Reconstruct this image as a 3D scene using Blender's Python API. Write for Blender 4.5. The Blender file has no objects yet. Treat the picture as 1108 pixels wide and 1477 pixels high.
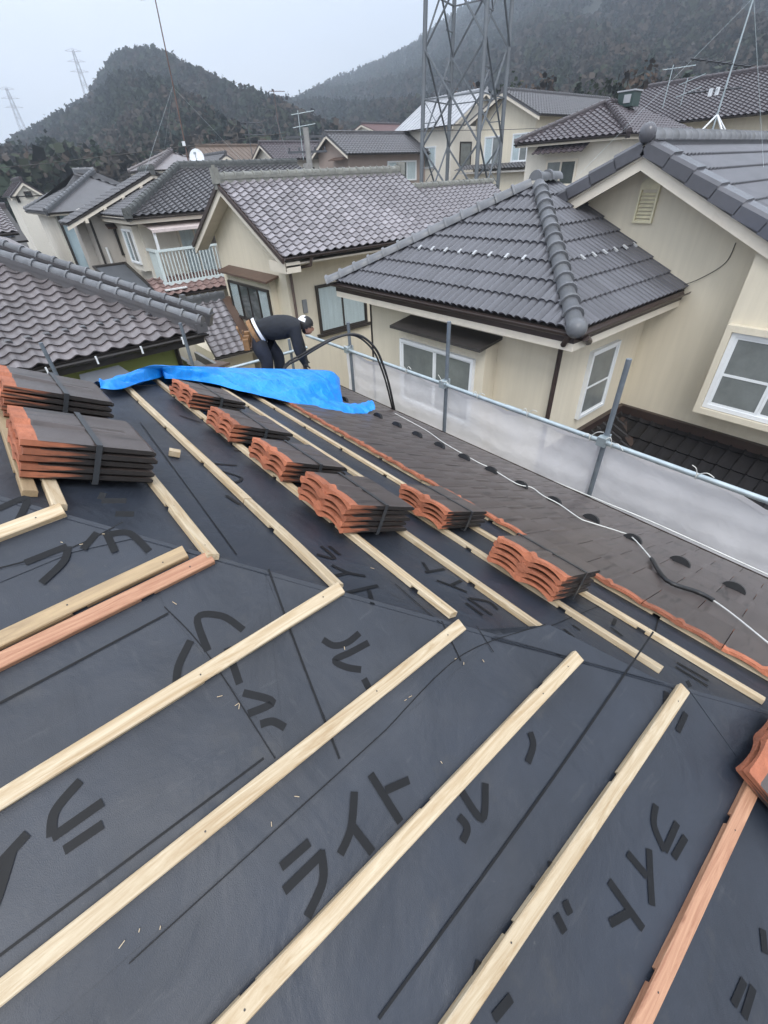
import bpy, bmesh, math, random
import numpy as np
from mathutils import Vector, Matrix

random.seed(7)
C = bpy.context.scene.collection
ZC = 8.8            # camera height above the street; everything below is written relative to the camera height

# ------------------------------------------------------------------ camera
cam_d = bpy.data.cameras.new('camera')
cam = bpy.data.objects.new('camera', cam_d); C.objects.link(cam)
cam_d.sensor_fit = 'HORIZONTAL'; cam_d.sensor_width = 36.0
cam_d.lens = 36.0 * 636.8 / 1108.0
cam_d.clip_start = 0.05; cam_d.clip_end = 6000
pitch, roll, yaw = math.radians(37.285), math.radians(-2.899), math.radians(38.486)
fw = Vector((math.sin(yaw)*math.cos(pitch), math.cos(yaw)*math.cos(pitch), -math.sin(pitch)))
rt = Vector((math.cos(yaw), -math.sin(yaw), 0)); up = rt.cross(fw)
R1 = rt*math.cos(roll) + up*math.sin(roll); U1 = -rt*math.sin(roll) + up*math.cos(roll)
cam.matrix_world = Matrix(((R1.x, U1.x, -fw.x, 0), (R1.y, U1.y, -fw.y, 0), (R1.z, U1.z, -fw.z, ZC), (0, 0, 0, 1)))
bpy.context.scene.camera = cam

# ------------------------------------------------------------------ sky, sun, exposure
SUN_EL, SUN_AZ = math.radians(50), math.radians(224)      # azimuth clockwise from +Y
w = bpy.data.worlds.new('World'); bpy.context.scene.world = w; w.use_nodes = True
nt = w.node_tree; nt.nodes.clear()
sky = nt.nodes.new('ShaderNodeTexSky'); sky.sky_type = 'NISHITA'; sky.sun_disc = False
sky.sun_elevation = SUN_EL; sky.sun_rotation = SUN_AZ
sky.air_density = 1.0; sky.dust_density = 4.0; sky.ozone_density = 1.0; sky.altitude = 200
bg1 = nt.nodes.new('ShaderNodeBackground'); bg1.inputs['Strength'].default_value = 0.05
nt.links.new(sky.outputs[0], bg1.inputs['Color'])
# the closed cloud deck: an even pale grey with soft broad mottling
tc = nt.nodes.new('ShaderNodeTexCoord')
nz = nt.nodes.new('ShaderNodeTexNoise'); nz.inputs['Scale'].default_value = 2.2; nz.inputs['Detail'].default_value = 5
mp = nt.nodes.new('ShaderNodeMapping'); mp.inputs['Scale'].default_value = (1, 1, 2.5)
nt.links.new(tc.outputs['Generated'], mp.inputs[0]); nt.links.new(mp.outputs[0], nz.inputs['Vector'])
cr = nt.nodes.new('ShaderNodeValToRGB')
cr.color_ramp.elements[0].position = .3; cr.color_ramp.elements[0].color = (.70, .765, .875, 1)
cr.color_ramp.elements[1].position = .7; cr.color_ramp.elements[1].color = (.82, .86, .93, 1)
nt.links.new(nz.outputs[0], cr.inputs[0])
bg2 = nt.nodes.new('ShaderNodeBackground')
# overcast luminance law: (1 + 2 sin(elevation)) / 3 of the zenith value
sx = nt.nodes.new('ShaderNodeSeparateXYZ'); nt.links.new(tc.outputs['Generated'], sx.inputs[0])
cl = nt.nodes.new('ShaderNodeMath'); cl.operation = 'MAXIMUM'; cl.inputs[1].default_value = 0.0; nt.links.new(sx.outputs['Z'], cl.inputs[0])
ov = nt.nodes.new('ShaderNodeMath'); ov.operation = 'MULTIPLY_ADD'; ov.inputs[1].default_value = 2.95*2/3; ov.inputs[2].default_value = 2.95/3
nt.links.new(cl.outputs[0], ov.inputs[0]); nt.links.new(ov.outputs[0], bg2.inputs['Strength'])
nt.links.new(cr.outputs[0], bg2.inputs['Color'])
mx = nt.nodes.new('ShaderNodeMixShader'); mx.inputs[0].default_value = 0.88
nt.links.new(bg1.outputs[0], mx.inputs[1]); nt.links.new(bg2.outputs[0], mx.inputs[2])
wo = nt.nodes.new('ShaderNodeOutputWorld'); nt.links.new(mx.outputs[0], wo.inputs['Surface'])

sl = bpy.data.lights.new('sun', 'SUN'); sl.energy = 1.5; sl.angle = math.radians(25); sl.color = (1, .97, .93)
so = bpy.data.objects.new('sun', sl); C.objects.link(so)
sd = Vector((math.sin(SUN_AZ)*math.cos(SUN_EL), math.cos(SUN_AZ)*math.cos(SUN_EL), math.sin(SUN_EL)))
so.rotation_euler = sd.to_track_quat('Z', 'Y').to_euler(); so.location = (0, 0, 60)

vs = bpy.context.scene.view_settings
vs.view_transform = 'Standard'; vs.look = 'None'; vs.exposure = 0.22; vs.gamma = 1.0; vs.use_curve_mapping = False
cy = bpy.context.scene.cycles
cy.use_denoising = True; cy.max_bounces = 6; cy.diffuse_bounces = 3; cy.glossy_bounces = 3
cy.transparent_max_bounces = 12; cy.volume_bounces = 0; cy.transmission_bounces = 4
cy.use_adaptive_sampling = True; cy.adaptive_threshold = 0.02

# ------------------------------------------------------------------ materials
MATS = {}
def mat(name, c, r=.6, var=.15, vs=6., bump=0., bs=60., rnd=0., metal=0., c2=None, spec=.5, stretch=(1, 1, 1), coat=0., stain=None, stain_s=1.2, stain_amt=.5):
    """plain procedural surface: two-tone noise, optional object-random value, fine relief, optional stains"""
    if name in MATS: return MATS[name]
    m = bpy.data.materials.new(name); m.use_nodes = True; MATS[name] = m
    n = m.node_tree.nodes; l = m.node_tree.links; p = n['Principled BSDF']
    p.inputs['Roughness'].default_value = r; p.inputs['Metallic'].default_value = metal
    p.inputs['Specular IOR Level'].default_value = spec
    if coat: p.inputs['Coat Weight'].default_value = coat
    t = n.new('ShaderNodeTexCoord'); mpg = n.new('ShaderNodeMapping'); mpg.inputs['Scale'].default_value = stretch
    oi = n.new('ShaderNodeObjectInfo')
    add = n.new('ShaderNodeVectorMath'); add.operation = 'ADD'
    mul = n.new('ShaderNodeMath'); mul.operation = 'MULTIPLY'; mul.inputs[1].default_value = 17.0 if rnd else 0.0
    l.new(oi.outputs['Random'], mul.inputs[0]); l.new(t.outputs['Object'], mpg.inputs[0])
    l.new(mpg.outputs[0], add.inputs[0]); l.new(mul.outputs[0], add.inputs[1])
    no = n.new('ShaderNodeTexNoise'); no.inputs['Scale'].default_value = vs; no.inputs['Detail'].default_value = 6; no.inputs['Roughness'].default_value = .62
    l.new(add.outputs[0], no.inputs['Vector'])
    ra = n.new('ShaderNodeValToRGB'); ra.color_ramp.elements[0].position = .3; ra.color_ramp.elements[1].position = .7
    lo = [x*(1-var) for x in c]; hi = [x*(1+var) for x in (c2 or c)]
    ra.color_ramp.elements[0].color = (*lo, 1); ra.color_ramp.elements[1].color = (*hi, 1)
    l.new(no.outputs[0], ra.inputs[0]); out = ra.outputs[0]
    if stain:
        n2 = n.new('ShaderNodeTexNoise'); n2.inputs['Scale'].default_value = stain_s; n2.inputs['Detail'].default_value = 8; n2.inputs['Roughness'].default_value = .7
        l.new(add.outputs[0], n2.inputs['Vector'])
        r2 = n.new('ShaderNodeValToRGB'); r2.color_ramp.elements[0].position = .52; r2.color_ramp.elements[1].position = .75
        r2.color_ramp.elements[0].color = (0, 0, 0, 1); r2.color_ramp.elements[1].color = (stain_amt,)*3 + (1,)
        l.new(n2.outputs[0], r2.inputs[0])
        ms = n.new('ShaderNodeMixRGB'); ms.inputs[2].default_value = (*stain, 1)
        l.new(r2.outputs[0], ms.inputs[0]); l.new(out, ms.inputs[1]); out = ms.outputs[0]
    if rnd:
        hs = n.new('ShaderNodeHueSaturation'); mr = n.new('ShaderNodeMapRange')
        mr.inputs['To Min'].default_value = 1-rnd; mr.inputs['To Max'].default_value = 1+rnd
        l.new(oi.outputs['Random'], mr.inputs[0]); l.new(mr.outputs[0], hs.inputs['Value']); l.new(out, hs.inputs['Color']); out = hs.outputs[0]
    l.new(out, p.inputs['Base Color'])
    if bump:
        nb = n.new('ShaderNodeTexNoise'); nb.inputs['Scale'].default_value = bs; nb.inputs['Detail'].default_value = 4
        l.new(add.outputs[0], nb.inputs['Vector'])
        b = n.new('ShaderNodeBump'); b.inputs['Strength'].default_value = bump; b.inputs['Distance'].default_value = .01
        l.new(nb.outputs[0], b.inputs['Height']); l.new(b.outputs[0], p.inputs['Normal'])
    return m

def wood_mat(name, ca, cb, r=.62):
    """sawn softwood, grain along local X, tone different on every piece"""
    m = bpy.data.materials.new(name); m.use_nodes = True; MATS[name] = m
    n = m.node_tree.nodes; l = m.node_tree.links; p = n['Principled BSDF']; p.inputs['Roughness'].default_value = r
    t = n.new('ShaderNodeTexCoord'); oi = n.new('ShaderNodeObjectInfo')
    mul = n.new('ShaderNodeMath'); mul.operation = 'MULTIPLY'; mul.inputs[1].default_value = 31.0
    l.new(oi.outputs['Random'], mul.inputs[0])
    ad = n.new('ShaderNodeVectorMath'); l.new(t.outputs['Object'], ad.inputs[0]); l.new(mul.outputs[0], ad.inputs[1])
    mg = n.new('ShaderNodeMapping'); mg.inputs['Scale'].default_value = (1.1, 15, 15); l.new(ad.outputs[0], mg.inputs[0])
    wv = n.new('ShaderNodeTexNoise'); wv.inputs['Scale'].default_value = 3.0; wv.inputs['Detail'].default_value = 8; wv.inputs['Distortion'].default_value = 1.6; wv.inputs['Roughness'].default_value = .7
    l.new(mg.outputs[0], wv.inputs['Vector'])
    ra = n.new('ShaderNodeValToRGB'); ra.color_ramp.elements[0].position = .36; ra.color_ramp.elements[1].position = .62
    ra.color_ramp.elements[0].color = (*cb, 1); ra.color_ramp.elements[1].color = (*ca, 1)
    l.new(wv.outputs[0], ra.inputs[0])
    vo = n.new('ShaderNodeTexVoronoi'); vo.inputs['Scale'].default_value = 3.2; vo.inputs['Randomness'].default_value = 1
    mg2 = n.new('ShaderNodeMapping'); mg2.inputs['Scale'].default_value = (1, 2.2, 2.2); l.new(ad.outputs[0], mg2.inputs[0]); l.new(mg2.outputs[0], vo.inputs['Vector'])
    rk = n.new('ShaderNodeValToRGB'); rk.color_ramp.elements[0].position = .03; rk.color_ramp.elements[1].position = .07
    rk.color_ramp.elements[0].color = (.30, .15, .07, 1); rk.color_ramp.elements[1].color = (1, 1, 1, 1)
    l.new(vo.outputs['Distance'], rk.inputs[0])
    mk = n.new('ShaderNodeMixRGB'); mk.blend_type = 'MULTIPLY'; mk.inputs[0].default_value = .8
    l.new(ra.outputs[0], mk.inputs[1]); l.new(rk.outputs[0], mk.inputs[2])
    hs = n.new('ShaderNodeHueSaturation'); mr = n.new('ShaderNodeMapRange'); mr.inputs['To Min'].default_value = .86; mr.inputs['To Max'].default_value = 1.1
    l.new(oi.outputs['Random'], mr.inputs[0]); l.new(mr.outputs[0], hs.inputs['Value']); l.new(mk.outputs[0], hs.inputs['Color'])
    l.new(hs.outputs[0], p.inputs['Base Color'])
    b = n.new('ShaderNodeBump'); b.inputs['Strength'].default_value = .25; b.inputs['Distance'].default_value = .004
    l.new(wv.outputs[0], b.inputs['Height']); l.new(b.outputs[0], p.inputs['Normal'])
    return m

WOOD = wood_mat('pale_softwood', (.56, .465, .325), (.38, .27, .15))
WOODR = wood_mat('reddish_softwood', (.48, .265, .16), (.30, .135, .075))
WOODG = wood_mat('weathered_softwood', (.40, .29, .165), (.28, .20, .115))

def felt_mat():
    m = mat('roofing_felt', (.0150, .0200, .0305), r=.5, var=.30, vs=2.2, bump=.16, bs=480, stain=(.044, .046, .052), stain_s=1.5, stain_amt=.5, spec=.52)
    n = m.node_tree.nodes; l = m.node_tree.links; p = n['Principled BSDF']
    t = n.new('ShaderNodeTexCoord')
    # scuffs: fine pale scratches and dusty smears, denser in patches
    col = p.inputs['Base Color'].links[0].from_socket
    for scl, st, lo, hi, tint, amt in ((7, (1, 1, 1), .60, .78, (.050, .047, .043), .5), (22, (.25, 1.6, 1), .62, .72, (.055, .058, .064), .4), (20, (1.7, .3, .6), .63, .73, (.052, .055, .061), .35), (60, (1, 1, 1), .68, .74, (.07, .07, .07), .45)):
        mg = n.new('ShaderNodeMapping'); mg.inputs['Scale'].default_value = st; l.new(t.outputs['Object'], mg.inputs[0])
        a = n.new('ShaderNodeTexNoise'); a.inputs['Scale'].default_value = scl; a.inputs['Detail'].default_value = 7; a.inputs['Roughness'].default_value = .65; l.new(mg.outputs[0], a.inputs['Vector'])
        mr = n.new('ShaderNodeMapRange'); mr.inputs['From Min'].default_value = lo; mr.inputs['From Max'].default_value = hi; mr.inputs['To Max'].default_value = amt; l.new(a.outputs[0], mr.inputs[0])
        mi = n.new('ShaderNodeMixRGB'); mi.inputs[2].default_value = (*tint, 1); l.new(mr.outputs[0], mi.inputs[0]); l.new(col, mi.inputs[1]); col = mi.outputs[0]
    l.new(col, p.inputs['Base Color'])
    # soft rucks in the sheet under the fine embossing
    a = n.new('ShaderNodeTexNoise'); a.inputs['Scale'].default_value = 4; a.inputs['Detail'].default_value = 4; a.inputs['Distortion'].default_value = .6
    l.new(t.outputs['Object'], a.inputs['Vector'])
    fine = [x for x in n if x.type == 'BUMP'][0]
    b = n.new('ShaderNodeBump'); b.inputs['Strength'].default_value = .45; b.inputs['Distance'].default_value = .03
    l.new(a.outputs[0], b.inputs['Height']); l.new(fine.outputs[0], b.inputs['Normal']); l.new(b.outputs[0], p.inputs['Normal'])
    q = n.new('ShaderNodeTexNoise'); q.inputs['Scale'].default_value = 2.4; q.inputs['Detail'].default_value = 6
    l.new(t.outputs['Object'], q.inputs['Vector'])
    mr = n.new('ShaderNodeMapRange'); mr.inputs['From Min'].default_value = .3; mr.inputs['From Max'].default_value = .7
    mr.inputs['To Min'].default_value = .36; mr.inputs['To Max'].default_value = .56
    l.new(q.outputs[0], mr.inputs[0]); l.new(mr.outputs[0], p.inputs['Roughness'])
    return m
FELT = felt_mat()
INK = mat('printing_ink', (.0052, .0058, .0072), r=.55, var=.3, vs=9, spec=.25)
CLAY = mat('bare_orange_clay', (.35, .118, .060), r=.75, var=.3, vs=14, bump=.5, bs=90, rnd=.26, stain=(.28, .10, .055), stain_s=9, stain_amt=.6)
GLAZE = mat('dark_brown_glaze', (.074, .059, .054), r=.33, var=.12, vs=5, bump=.08, bs=220, rnd=.10, spec=.5)
def streaks(m):
    # short dark dashes running down the slope
    n = m.node_tree.nodes; l = m.node_tree.links; p = n['Principled BSDF']; t = n.new('ShaderNodeTexCoord'); oi = n.new('ShaderNodeObjectInfo')
    mg = n.new('ShaderNodeMapping'); mg.inputs['Scale'].default_value = (26, 3.2, 1); l.new(t.outputs['Object'], mg.inputs[0])
    sc_ = n.new('ShaderNodeVectorMath'); sc_.operation = 'MULTIPLY_ADD'; l.new(oi.outputs['Random'], sc_.inputs[0]); sc_.inputs[1].default_value = (37, 53, 11); l.new(mg.outputs[0], sc_.inputs[2])
    a = n.new('ShaderNodeTexNoise'); a.inputs['Scale'].default_value = 1.0; a.inputs['Detail'].default_value = 2; l.new(sc_.outputs[0], a.inputs['Vector'])
    mr = n.new('ShaderNodeMapRange'); mr.inputs['From Min'].default_value = .60; mr.inputs['From Max'].default_value = .68; mr.inputs['To Max'].default_value = .6; l.new(a.outputs[0], mr.inputs[0])
    mi = n.new('ShaderNodeMixRGB'); mi.inputs[2].default_value = (.016, .013, .012, 1); l.new(p.inputs['Base Color'].links[0].from_socket, mi.inputs[1]); l.new(mr.outputs[0], mi.inputs[0]); l.new(mi.outputs[0], p.inputs['Base Color'])
streaks(GLAZE)
GLAZEB = mat('black_glaze', (.018, .015, .014), r=.3, var=.2, vs=7, rnd=.1)
def side_mat():
    m = mat('half_glazed_clay', (.30, .105, .055), r=.6, var=.3, vs=14, rnd=.25)
    n = m.node_tree.nodes; l = m.node_tree.links; p = n['Principled BSDF']
    src = p.inputs['Base Color'].links[0].from_socket
    t = n.new('ShaderNodeTexCoord'); s = n.new('ShaderNodeSeparateXYZ'); l.new(t.outputs['Object'], s.inputs[0])
    oi = n.new('ShaderNodeObjectInfo')
    mg = n.new('ShaderNodeMapping'); mg.inputs['Scale'].default_value = (3, 5, 60); l.new(t.outputs['Object'], mg.inputs[0])
    ad = n.new('ShaderNodeVectorMath'); l.new(mg.outputs[0], ad.inputs[0]); l.new(oi.outputs['Location'], ad.inputs[1])
    no = n.new('ShaderNodeTexNoise'); no.inputs['Scale'].default_value = 1; no.inputs['Detail'].default_value = 3; l.new(ad.outputs[0], no.inputs['Vector'])
    ma = n.new('ShaderNodeMath'); ma.operation = 'MULTIPLY_ADD'; ma.inputs[1].default_value = .55; l.new(no.outputs[0], ma.inputs[0]); l.new(s.outputs['Y'], ma.inputs[2])
    ra = n.new('ShaderNodeValToRGB'); ra.color_ramp.elements[0].position = .53; ra.color_ramp.elements[1].position = .60
    l.new(ma.outputs[0], ra.inputs[0])
    mi = n.new('ShaderNodeMixRGB'); l.new(ra.outputs[0], mi.inputs[0]); mi.inputs[1].default_value = (.018, .015, .014, 1); l.new(src, mi.inputs[2])
    l.new(mi.outputs[0], p.inputs['Base Color'])
    return m
CLAYSIDE = side_mat()
STUCCO = mat('cream_stucco', (.70, .635, .505), r=.9, var=.045, vs=2.2, bump=.5, bs=90, stain=(.60, .54, .42), stain_s=.8, stain_amt=.4, stretch=(5, 5, .35))
STUCCO2 = mat('pale_stucco', (.68, .64, .56), r=.9, var=.06, vs=1.5, bump=.4, bs=90, stain=(.45, .41, .35), stain_s=.9, stain_amt=.4, stretch=(1, 1, .4))
STUCCOG = mat('grey_stucco', (.50, .47, .43), r=.9, var=.07, vs=1.5, bump=.4, bs=80, stain=(.30, .28, .25), stain_s=.9, stain_amt=.4, stretch=(1, 1, .4))
BROWNW = mat('taupe_stucco', (.32, .255, .22), r=.9, var=.06, vs=1.5, bump=.4, bs=80)
GREENW = mat('olive_green_stucco', (.25, .285, .085), r=.9, var=.08, vs=2, bump=.4, bs=80)
BLUEW = mat('pale_blue_siding', (.36, .46, .50), r=.7, var=.05, vs=2)
TRIM = mat('cream_trim', (.68, .62, .52), r=.6, var=.05, vs=3, stain=(.46, .40, .34), stain_s=2, stain_amt=.4)
WHITE = mat('white_aluminium', (.75, .77, .78), r=.35, var=.03)
BROWN = mat('dark_brown_metal', (.045, .030, .026), r=.4, var=.15, rnd=.05)
BRONZE = mat('bronze_aluminium', (.032, .027, .024), r=.35, var=.1)
AWN = mat('brown_painted_steel', (.10, .060, .042), r=.5, var=.15, vs=5)
AWND = mat('charcoal_painted_steel', (.038, .034, .032), r=.55, var=.15, vs=5)
JT1 = mat('grey_brown_roof_tile', (.150, .134, .136), r=.3, var=.16, vs=3, bump=.1, bs=60, rnd=.22, stain=(.10, .085, .08), stain_s=3, stain_amt=.5)
JT2 = mat('silver_grey_roof_tile', (.225, .21, .222), r=.2, var=.16, vs=3, bump=.1, bs=60, rnd=.22, stain=(.07, .06, .06), stain_s=2, stain_amt=.6)
JT3 = mat('charcoal_roof_tile', (.085, .083, .088), r=.34, var=.14, vs=3, bump=.1, bs=60, rnd=.18, stain=(.12, .11, .10), stain_s=2, stain_amt=.4)
JT4 = mat('maroon_roof_tile', (.066, .054, .059), r=.3, var=.16, vs=3, rnd=.2)
RT = mat('slate_grey_roof_tile', (.090, .090, .101), r=.24, var=.13, vs=3, bump=.08, bs=60, rnd=.16, stain=(.045, .043, .045), stain_s=1.5, stain_amt=.5)
CAP = mat('grey_ridge_tile', (.13, .135, .145), r=.4, var=.16, vs=4, bump=.15, bs=60, rnd=.15, stain=(.20, .20, .17), stain_s=5, stain_amt=.35)
BT = mat('black_roof_tile', (.013, .012, .013), spec=.3, r=.5, var=.2, vs=3, rnd=.15)
REDT = mat('red_clay_roof_tile', (.22, .145, .13), r=.6, var=.25, vs=5, rnd=.2, stain=(.16, .09, .07), stain_s=4, stain_amt=.6)
def crinkle(m):
    n = m.node_tree.nodes; l = m.node_tree.links; t = n.new('ShaderNodeTexCoord'); prev = None
    for s, d in ((5.5, .05), (13, .014)):
        wp = n.new('ShaderNodeTexNoise'); wp.inputs['Scale'].default_value = s*.6; l.new(t.outputs['Object'], wp.inputs['Vector'])
        ad = n.new('ShaderNodeMixRGB'); ad.inputs[0].default_value = .22; l.new(t.outputs['Object'], ad.inputs[1]); l.new(wp.outputs['Color'], ad.inputs[2])
        v = n.new('ShaderNodeTexVoronoi'); v.inputs['Scale'].default_value = s; l.new(ad.outputs[0], v.inputs['Vector'])
        b = n.new('ShaderNodeBump'); b.inputs['Strength'].default_value = .55; b.inputs['Distance'].default_value = d; l.new(v.outputs['Distance'], b.inputs['Height'])
        if prev: l.new(prev.outputs[0], b.inputs['Normal'])
        prev = b
    l.new(prev.outputs[0], n['Principled BSDF'].inputs['Normal'])
STEEL = mat('galvanised_steel', (.40, .46, .48), r=.42, var=.14, vs=9, metal=.55, stain=(.52, .55, .54), stain_s=8, stain_amt=.5)
POSTM = mat('grey_post_steel', (.155, .18, .205), r=.5, var=.15, vs=8, metal=.3, stain=(.26, .27, .27), stain_s=8, stain_amt=.4)
PYLON = mat('dull_zinc_steel', (.145, .16, .175), r=.55, var=.15, vs=1.5, metal=.3)
PYLOND = mat('weathered_dark_steel', (.075, .08, .09), r=.6, var=.15, vs=1.5, metal=.2)
TARP = mat('blue_tarpaulin', (.006, .27, .84), r=.34, var=.10, vs=4, bump=.25, bs=14, spec=.5)
crinkle(TARP)
CORD = mat('white_cord', (.62, .62, .58), r=.7)
RUBBER = mat('black_rubber', (.012, .012, .013), r=.45)
STRAP = mat('black_plastic_band', (.035, .038, .042), r=.35, var=.1)
JACKET = mat('navy_black_fabric', (.010, .012, .017), r=.85, var=.3, vs=12, bump=.6, bs=22)
TROUSER = mat('dark_navy_fabric', (.012, .015, .026), r=.85, var=.3, vs=12, bump=.6, bs=22)
SKIN = mat('skin', (.36, .185, .12), r=.5, var=.08)
HAIR = mat('black_hair', (.010, .009, .009), r=.6)
WHITECL = mat('white_cotton', (.72, .72, .72), r=.85)
TAN = mat('tan_leather', (.22, .115, .045), r=.7, var=.3, vs=20)
CONC = mat('grey_concrete', (.25, .245, .235), r=.9, var=.2, vs=3, bump=.5, bs=30)
SOIL = mat('soil_and_asphalt', (.075, .072, .068), r=.95, var=.3, vs=.4, bump=.5, bs=8)
RUST = mat('rusty_sheet_roof', (.14, .095, .075), r=.8, var=.25, vs=3, stain=(.19, .12, .08), stain_s=2.5, stain_amt=.6)
SHEETM = mat('grey_sheet_roof', (.10, .108, .12), r=.45, var=.12, vs=2)
PALEROOF = mat('pale_metal_roof', (.36, .37, .39), r=.45, var=.10, vs=2, stain=(.25, .24, .24), stain_s=1.2, stain_amt=.5)
TANROOF = mat('brown_flat_tile', (.13, .095, .072), r=.7, var=.15, vs=3)
GREENS = mat('faded_green_sheet', (.20, .30, .27), r=.6)
PVM = mat('solar_cell', (.20, .23, .30), r=.2, var=.1, vs=1)
DISH = mat('dish_white', (.66, .69, .72), r=.45)
BOXG = mat('dark_green_box', (.03, .055, .05), r=.4)
def glass_mat(name, tint, alpha):
    m = bpy.data.materials.new(name); m.use_nodes = True; n = m.node_tree.nodes; l = m.node_tree.links
    n.remove(n['Principled BSDF']); o = n['Material Output']
    tr = n.new('ShaderNodeBsdfTransparent'); tr.inputs[0].default_value = (*tint, 1)
    gl = n.new('ShaderNodeBsdfGlossy'); gl.inputs['Roughness'].default_value = .03; gl.inputs[0].default_value = (.95, .97, 1, 1)
    lw = n.new('ShaderNodeLayerWeight'); lw.inputs['Blend'].default_value = .5
    fr = n.new('ShaderNodeMath'); fr.operation = 'POWER'; fr.inputs[1].default_value = 4; l.new(lw.outputs['Facing'], fr.inputs[0])
    ad = n.new('ShaderNodeMath'); ad.operation = 'MULTIPLY_ADD'; ad.inputs[1].default_value = .8; ad.inputs[2].default_value = alpha; ad.use_clamp = True
    l.new(fr.outputs[0], ad.inputs[0])
    mi = n.new('ShaderNodeMixShader'); l.new(ad.outputs[0], mi.inputs[0]); l.new(tr.outputs[0], mi.inputs[1]); l.new(gl.outputs[0], mi.inputs[2]); l.new(mi.outputs[0], o.inputs[0])
    return m
GLASS = glass_mat('window_glass', (.93, .96, .96), .04)
ROOM_SHADE = mat('painted_room_shade', (.085, .088, .080), r=.9, var=.3, vs=2.5)
FROST = mat('frosted_glass', (.17, .185, .18), r=.22, var=.18, vs=3.0, spec=.7)
CURT = mat('white_lace_curtain', (.62, .65, .67), r=.9, var=.10, vs=12, stretch=(1, 1, .15))
def net_mat():
    m = bpy.data.materials.new('white_scaffold_mesh'); m.use_nodes = True; n = m.node_tree.nodes; l = m.node_tree.links
    n.remove(n['Principled BSDF']); o = n['Material Output']
    t = n.new('ShaderNodeTexCoord')
    a = n.new('ShaderNodeTexNoise'); a.inputs['Scale'].default_value = 2.2; a.inputs['Detail'].default_value = 5; a.inputs['Distortion'].default_value = .8
    l.new(t.outputs['Object'], a.inputs['Vector'])
    ra = n.new('ShaderNodeValToRGB'); ra.color_ramp.elements[0].position = .25; ra.color_ramp.elements[1].position = .75
    ra.color_ramp.elements[0].color = (.84, .825, .84, 1); ra.color_ramp.elements[1].color = (.93, .915, .93, 1); l.new(a.outputs[0], ra.inputs[0])
    d = n.new('ShaderNodeBsdfDiffuse'); l.new(ra.outputs[0], d.inputs[0])
    tl = n.new('ShaderNodeBsdfTranslucent'); l.new(ra.outputs[0], tl.inputs[0])
    m1 = n.new('ShaderNodeMixShader'); m1.inputs[0].default_value = .35; l.new(d.outputs[0], m1.inputs[1]); l.new(tl.outputs[0], m1.inputs[2])
    wv = n.new('ShaderNodeTexWave'); wv.bands_direction = 'Z'; wv.inputs['Scale'].default_value = 1.3; wv.inputs['Distortion'].default_value = 3.5; wv.inputs['Detail'].default_value = 3; l.new(t.outputs['Object'], wv.inputs['Vector'])
    wn = n.new('ShaderNodeTexNoise'); wn.inputs['Scale'].default_value = 7; wn.inputs['Detail'].default_value = 6; wn.inputs['Distortion'].default_value = 1.2; l.new(t.outputs['Object'], wn.inputs['Vector'])
    b1 = n.new('ShaderNodeBump'); b1.inputs['Strength'].default_value = .3; b1.inputs['Distance'].default_value = .05; l.new(wv.outputs[0], b1.inputs['Height'])
    b2 = n.new('ShaderNodeBump'); b2.inputs['Strength'].default_value = .5; b2.inputs['Distance'].default_value = .02; l.new(wn.outputs[0], b2.inputs['Height']); l.new(b1.outputs[0], b2.inputs['Normal'])
    l.new(b2.outputs[0], d.inputs['Normal']); l.new(b2.outputs[0], tl.inputs['Normal'])
    tr = n.new('ShaderNodeBsdfTransparent')
    mr = n.new('ShaderNodeMapRange'); mr.inputs['From Min'].default_value = .3; mr.inputs['From Max'].default_value = .7; mr.inputs['To Min'].default_value = .70; mr.inputs['To Max'].default_value = .80
    l.new(a.outputs[0], mr.inputs[0])
    m2 = n.new('ShaderNodeMixShader'); l.new(mr.outputs[0], m2.inputs[0]); l.new(tr.outputs[0], m2.inputs[1]); l.new(m1.outputs[0], m2.inputs[2])
    l.new(m2.outputs[0], o.inputs[0])
    return m
NET = net_mat()
NETHEM = mat('net_hem', (.66, .64, .65), r=.8, var=.08, vs=6)

# ------------------------------------------------------------------ object helpers
def thing(name, label, cat, loc=(0, 0, 0), group=None):
    o = bpy.data.objects.new(name, None); C.objects.link(o); o.location = loc
    o.empty_display_size = .2
    o['label'] = label; o['category'] = cat
    if group: o['group'] = group
    return o
def tag(o, label, cat, group=None, kind=None):
    if label: o['label'] = label
    if cat: o['category'] = cat
    if group: o['group'] = group
    if kind: o['kind'] = kind
    return o
def base_of(o):
    v = Vector(o.location)
    while o.parent: o = o.parent; v += Vector(o.location)
    return v

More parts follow.
